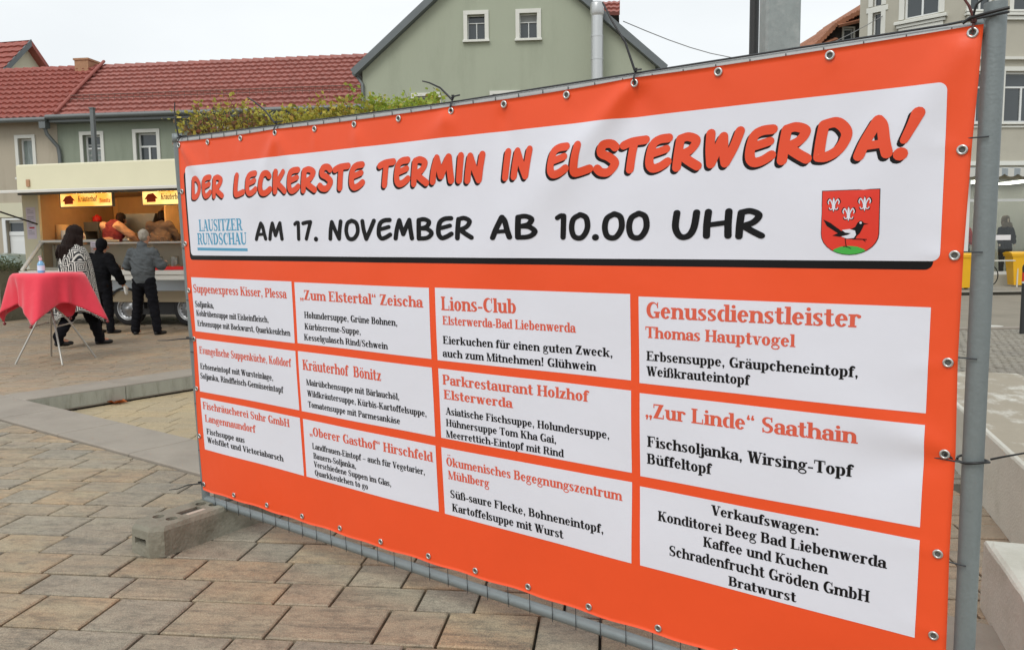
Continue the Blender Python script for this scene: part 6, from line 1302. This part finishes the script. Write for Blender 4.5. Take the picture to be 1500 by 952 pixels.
def vine(x0, x1, n_sh, hlo, hhi, zb, dens, label, mats, rise=0):
    v = thing('vine', label, 'climbing plant', (-4.3, 11.0, 0), rad(-4)); v['group'] = 'vines growing over the pergola'
    tw_ = MB(); lv = [MB() for _ in mats]
    for k in range(n_sh):
        x = R.uniform(x0, x1); y = R.uniform(-.25, 1.4); z = zb+R.uniform(-.15, .05); h = R.uniform(hlo, hhi)*(1.3 if R.random() < .12 else 1); pts = [Vector((x, y, z))]; dx, dy = R.gauss(0, .12), R.gauss(0, .12)
        for j in range(4): dx += R.gauss(0, .06); dy += R.gauss(0, .06); pts.append(pts[-1]+Vector((dx*h/4*2, dy*h/4*2, h/4)))
        tw_.tube(pts, .006, 3, False, .002)
        for j in range(int(dens*h*10)):
            t = R.random()**.8*3.99; i = int(t); p = pts[i].lerp(pts[i+1], t-i)+Vector((R.gauss(0, .055), R.gauss(0, .055), R.gauss(0, .035)))
            mi_ = min(len(mats)-1, max(0, int(R.gauss((1.25-t/4*1.3), .55)+.5))); leaf(lv[mi_], p, R.uniform(.04, .085), R)
    tw_.obj('stems', 'twig', v)
    for m_, b in zip(mats, lv):
        if b.v: b.obj('leaves', m_, v, kind='stuff')
vine(-.12, 1.25, 150, .28, .62, 2.80, 8, 'sparse withered vine with reddish brown leaves at the left end of the pergola', ['leaf_y', 'leaf_r'])
vine(1.15, 2.45, 190, .28, .50, 2.90, 12, 'dense yellow green vine in the middle of the pergola', ['leaf_y', 'leaf_y', 'leaf_r'])
vine(2.35, 3.35, 130, .28, .52, 3.0, 11, 'bright green vine with tall shoots at the right end of the pergola', ['leaf_g', 'leaf_y'])
for x in (.1, 3.1):
    mb = MB(); pts = [Vector((x+.07*math.sin(t*1.7), .0+.07*math.cos(t*1.7), t*.22)) for t in range(13)]; mb.tube(pts, .022, 6, r1=.01); o = mb.obj('vine_stem', 'twig', [q for q in bpy.data.objects if q.name.startswith('vine')][0])
# ================================================================ LEFT: PLANTER, CAR
pl_ = thing('planter', 'grey concrete planter with a low dark juniper bush beside the food trailer', 'planter', (-11.35, 17.5, 0), rad(-10))
mb = MB(); mb.add([(-.75, -.45, 0), (.55, -.45, 0), (.55, .45, 0), (-.75, .45, 0), (-.85, -.5, 1.12), (.62, -.5, 1.12), (.62, .5, 1.12), (-.85, .5, 1.12)], [(0, 3, 2, 1), (4, 5, 6, 7), (0, 1, 5, 4), (1, 2, 6, 5), (2, 3, 7, 6), (3, 0, 4, 7)]); mb.obj('trough', 'foot_concrete', pl_)
mb = MB()
for k in range(2600):
    p = Vector((R.uniform(-.95, .72), R.uniform(-.55, .55), 1.08+abs(R.gauss(0, .10)))); 
    if R.random() < .5: p.z += .06*math.sin(p.x*7+p.y*3)
    leaf(mb, p, R.uniform(.03, .08), R)
mb.obj('juniper', 'leaf_d', pl_, kind='stuff')
M['car_green'] = mat('pale_green_car_paint', rgb(120, 136, 124), .3, .2, coat=.6); M['car_glass'] = mat('car_glass', (.05, .065, .06), .05, 0, .8)
car = thing('parked_car', 'pale green parked car with curved roof half hidden behind the juniper planter', 'car', (-13.4, 20.3, 0), rad(-6.9))
sec = [(-1.75, .35, .55), (-1.7, .30, .80), (-1.2, .28, .92), (-.65, .28, 1.0), (-.1, .27, 1.38), (.45, .27, 1.46), (1.1, .28, 1.40), (1.75, .30, 1.0), (2.05, .33, .92), (2.1, .38, .6)]
mb = MB(); vs = []; 
for x, zl, zh in sec:
    w_ = .80 if abs(x) < 1.6 else .72; belt = min(zh, .90); rw = w_*(.80 if zh > 1.1 else .96); vs += [(x, -w_, zl), (x, -w_, (zl+belt)/2), (x, -w_*.985, belt), (x, -rw, zh-.03), (x, -rw*.7, zh), (x, rw*.7, zh), (x, rw, zh-.03), (x, w_*.985, belt), (x, w_, (zl+belt)/2), (x, w_, zl)]
fs = [(i*10+k, i*10+(k+1) % 10, (i+1)*10+(k+1) % 10, (i+1)*10+k) for i in range(len(sec)-1) for k in range(10)]+[tuple(range(10))[::-1], tuple(90+k for k in range(10))]
mb.add(vs, fs, True); cb_ = mb.obj('body', 'car_green', car); fix_normals(cb_)
for a in (((-.02, .93), (.02, 1.30), (.5, 1.36), (.5, .93)), ((.56, .93), (.56, 1.36), (1.08, 1.30), (1.5, .96))):
    mb = MB(); mb.prism(list(a), -.808, -.76); mb.obj('side_window', 'car_glass', cb_)
mb = MB(); mb.add([(-.68, -.66, 1.02), (-.68, .66, 1.02), (-.12, .58, 1.39), (-.12, -.58, 1.39)], [(0, 1, 2, 3)]); mb.v = [(x-.012, y, z+.012) for x, y, z in mb.v]; mb.obj('windscreen', 'car_glass', cb_)
for x in (-1.1, 1.35):
    for y in (-.82, .66):
        mb = MB(); mb.lathe([(.18, 0), (.29, 0), (.31, .03), (.31, .14), (.29, .16), (.18, .16)], n=24); mb.v = [(x+a, y+c, .31+b) for a, b, c in mb.v]; w_ = mb.obj('wheel', 'rubber', car)
        mb = MB(); mb.lathe([(0, .02), (.10, .03), (.19, .01), (.2, 0)], n=20); mb.v = [(x+a, y+(c if y < 0 else .16-c), .31+b) for a, b, c in mb.v]; mb.obj('hubcap', 'rim', w_)
for y in (-.55, .45): MB().box(-1.76, y, .62, -1.70, y+.2, .74).obj('headlight', 'glass', cb_)
# ================================================================ RIGHT: BINS, BICYCLE, RAIL, BOLLARD
M['yellow'] = mat('yellow_bin_plastic', rgb(232, 176, 22), .45, noise=.04, nscale=4)
def bin_(x, y, rz, label):
    t = thing('wheelie_bin', label, 'bin', (x, y, .08), rz); t['group'] = 'yellow wheelie bins outside the shop'
    mb = MB(); mb.add([(-.22, -.24, .06), (.22, -.24, .06), (.22, .20, .06), (-.22, .20, .06), (-.29, -.33, .96), (.29, -.33, .96), (.29, .30, .96), (-.29, .30, .96)], [(0, 3, 2, 1), (4, 5, 6, 7), (0, 1, 5, 4), (1, 2, 6, 5), (2, 3, 7, 6), (3, 0, 4, 7)]); b = mb.obj('bin_body', 'yellow', t)
    MB().cbox(-.31, -.36, .93, .31, .33, .99, .01).obj('rim_collar', 'yellow', b)
    mb = MB(); mb.prism([(-.32, .99), (.32, .99), (.30, 1.03), (.1, 1.07), (-.1, 1.07), (-.30, 1.03)], -.38, .34); mb.obj('lid', 'yellow', t)
    MB().tube([(-.26, .36, .98), (-.26, .43, 1.0), (.26, .43, 1.0), (.26, .36, .98)], .017, 8).obj('handle', 'yellow', b)
    for x_ in (-.27, .22): mb = MB(); mb.lathe([(0, 0), (.09, 0), (.10, .02), (.09, .05), (0, .05)], n=18); mb.v = [(x_+c, .22+a, .10+b_) for a, b_, c in mb.v]; mb.obj('wheel', 'rubber', t)
bin_(15.48, 24.3, rad(-100), 'yellow wheelie bin right of the bicycle below the hooded mannequin'); bin_(13.12, 23.2, rad(-95), 'yellow wheelie bin partly hidden by the banner edge left of the bicycle')
M['rail'] = mat('white_rail', rgb(206, 204, 196), .4)
rl = thing('bike_rail', 'low pale metal rail in front of the shop between the yellow bins', 'rail', (13.5, 24.0, .08), rad(3)); MB().tube([(0, 0, .80), (1.75, 0, .80), (1.78, 0, .76), (1.78, 0, 0)], .022, 8).tube([(.0, 0, .8), (0, 0, 0)], .022, 8).obj('rail', 'rail', rl)
bk = thing('bicycle', 'black bicycle leaning at the pale rail in front of the shop', 'bicycle', (13.22, 24.2, .08), rad(8))
for x in (.33, 1.37):
    mb = MB(); mb.torus((x, 0, .34), (0, 1, 0), .325, .017, 32, 6); w_ = mb.obj('wheel', 'rubber', bk); mb = MB()
    for k in range(14): a = 2*math.pi*k/14; mb.tube([(x, 0, .34), (x+.31*math.cos(a), 0, .34+.31*math.sin(a))], .003, 3)
    mb.obj('spokes', 'zinc', w_)
MB().tube([(.33, 0, .34), (.62, 0, .86), (1.18, 0, .90), (.80, 0, .30), (.33, 0, .34)], .016, 6).tube([(.80, 0, .30), (.58, 0, .95)], .016, 6).tube([(1.37, 0, .34), (1.16, 0, 1.0)], .014, 6).obj('frame', 'black_post', bk)
MB().cbox(.44, -.07, .95, .72, .07, 1.0, .02).obj('saddle', 'black_part', bk); MB().tube([(1.0, -.28, 1.06), (1.16, -.1, 1.04), (1.16, .1, 1.04), (1.0, .28, 1.06)], .012, 6).obj('handlebar', 'zinc', bk)
MB().tube([(.72, -.1, .22), (.80, -.1, .30), (.88, .1, .38)], .01, 5).obj('crank', 'zinc', bk)
M['bollard_red'] = mat('red_reflective_band', rgb(206, 52, 30), .5)
bl = thing('bollard', 'black bollard with red and white bands at the street edge', 'bollard', (8.03, 12.45, 0), 0)
MB().lathe([(.0, 1.08), (.03, 1.075), (.05, 1.05), (.052, 1.0), (.052, .0)], n=18).obj('shaft', 'black_post', bl); MB().lathe([(.0535, .97), (.0535, .83)], n=18).obj('red_band', 'bollard_red', bl); MB().lathe([(.0537, .83), (.0537, .80)], n=18).obj('white_band', 'rail', bl); MB().lathe([(0, 1.10), (.03, 1.10), (.045, 1.085), (.055, 1.05), (.055, 1.0)], n=18).obj('cap', 'black_part', bl)
mb = MB(); mb.lathe([(0, .004), (.16, .002), (.17, 0)], n=20); o = mb.obj('white_road_mark', 'rail'); o.scale = (1.2, .9, 1); o.location = (7.98, 13.0, .004); tag(o, 'small white oval mark on the cobbles behind the right post', 'mark')
o.location = (8.3, 13.75, .0)
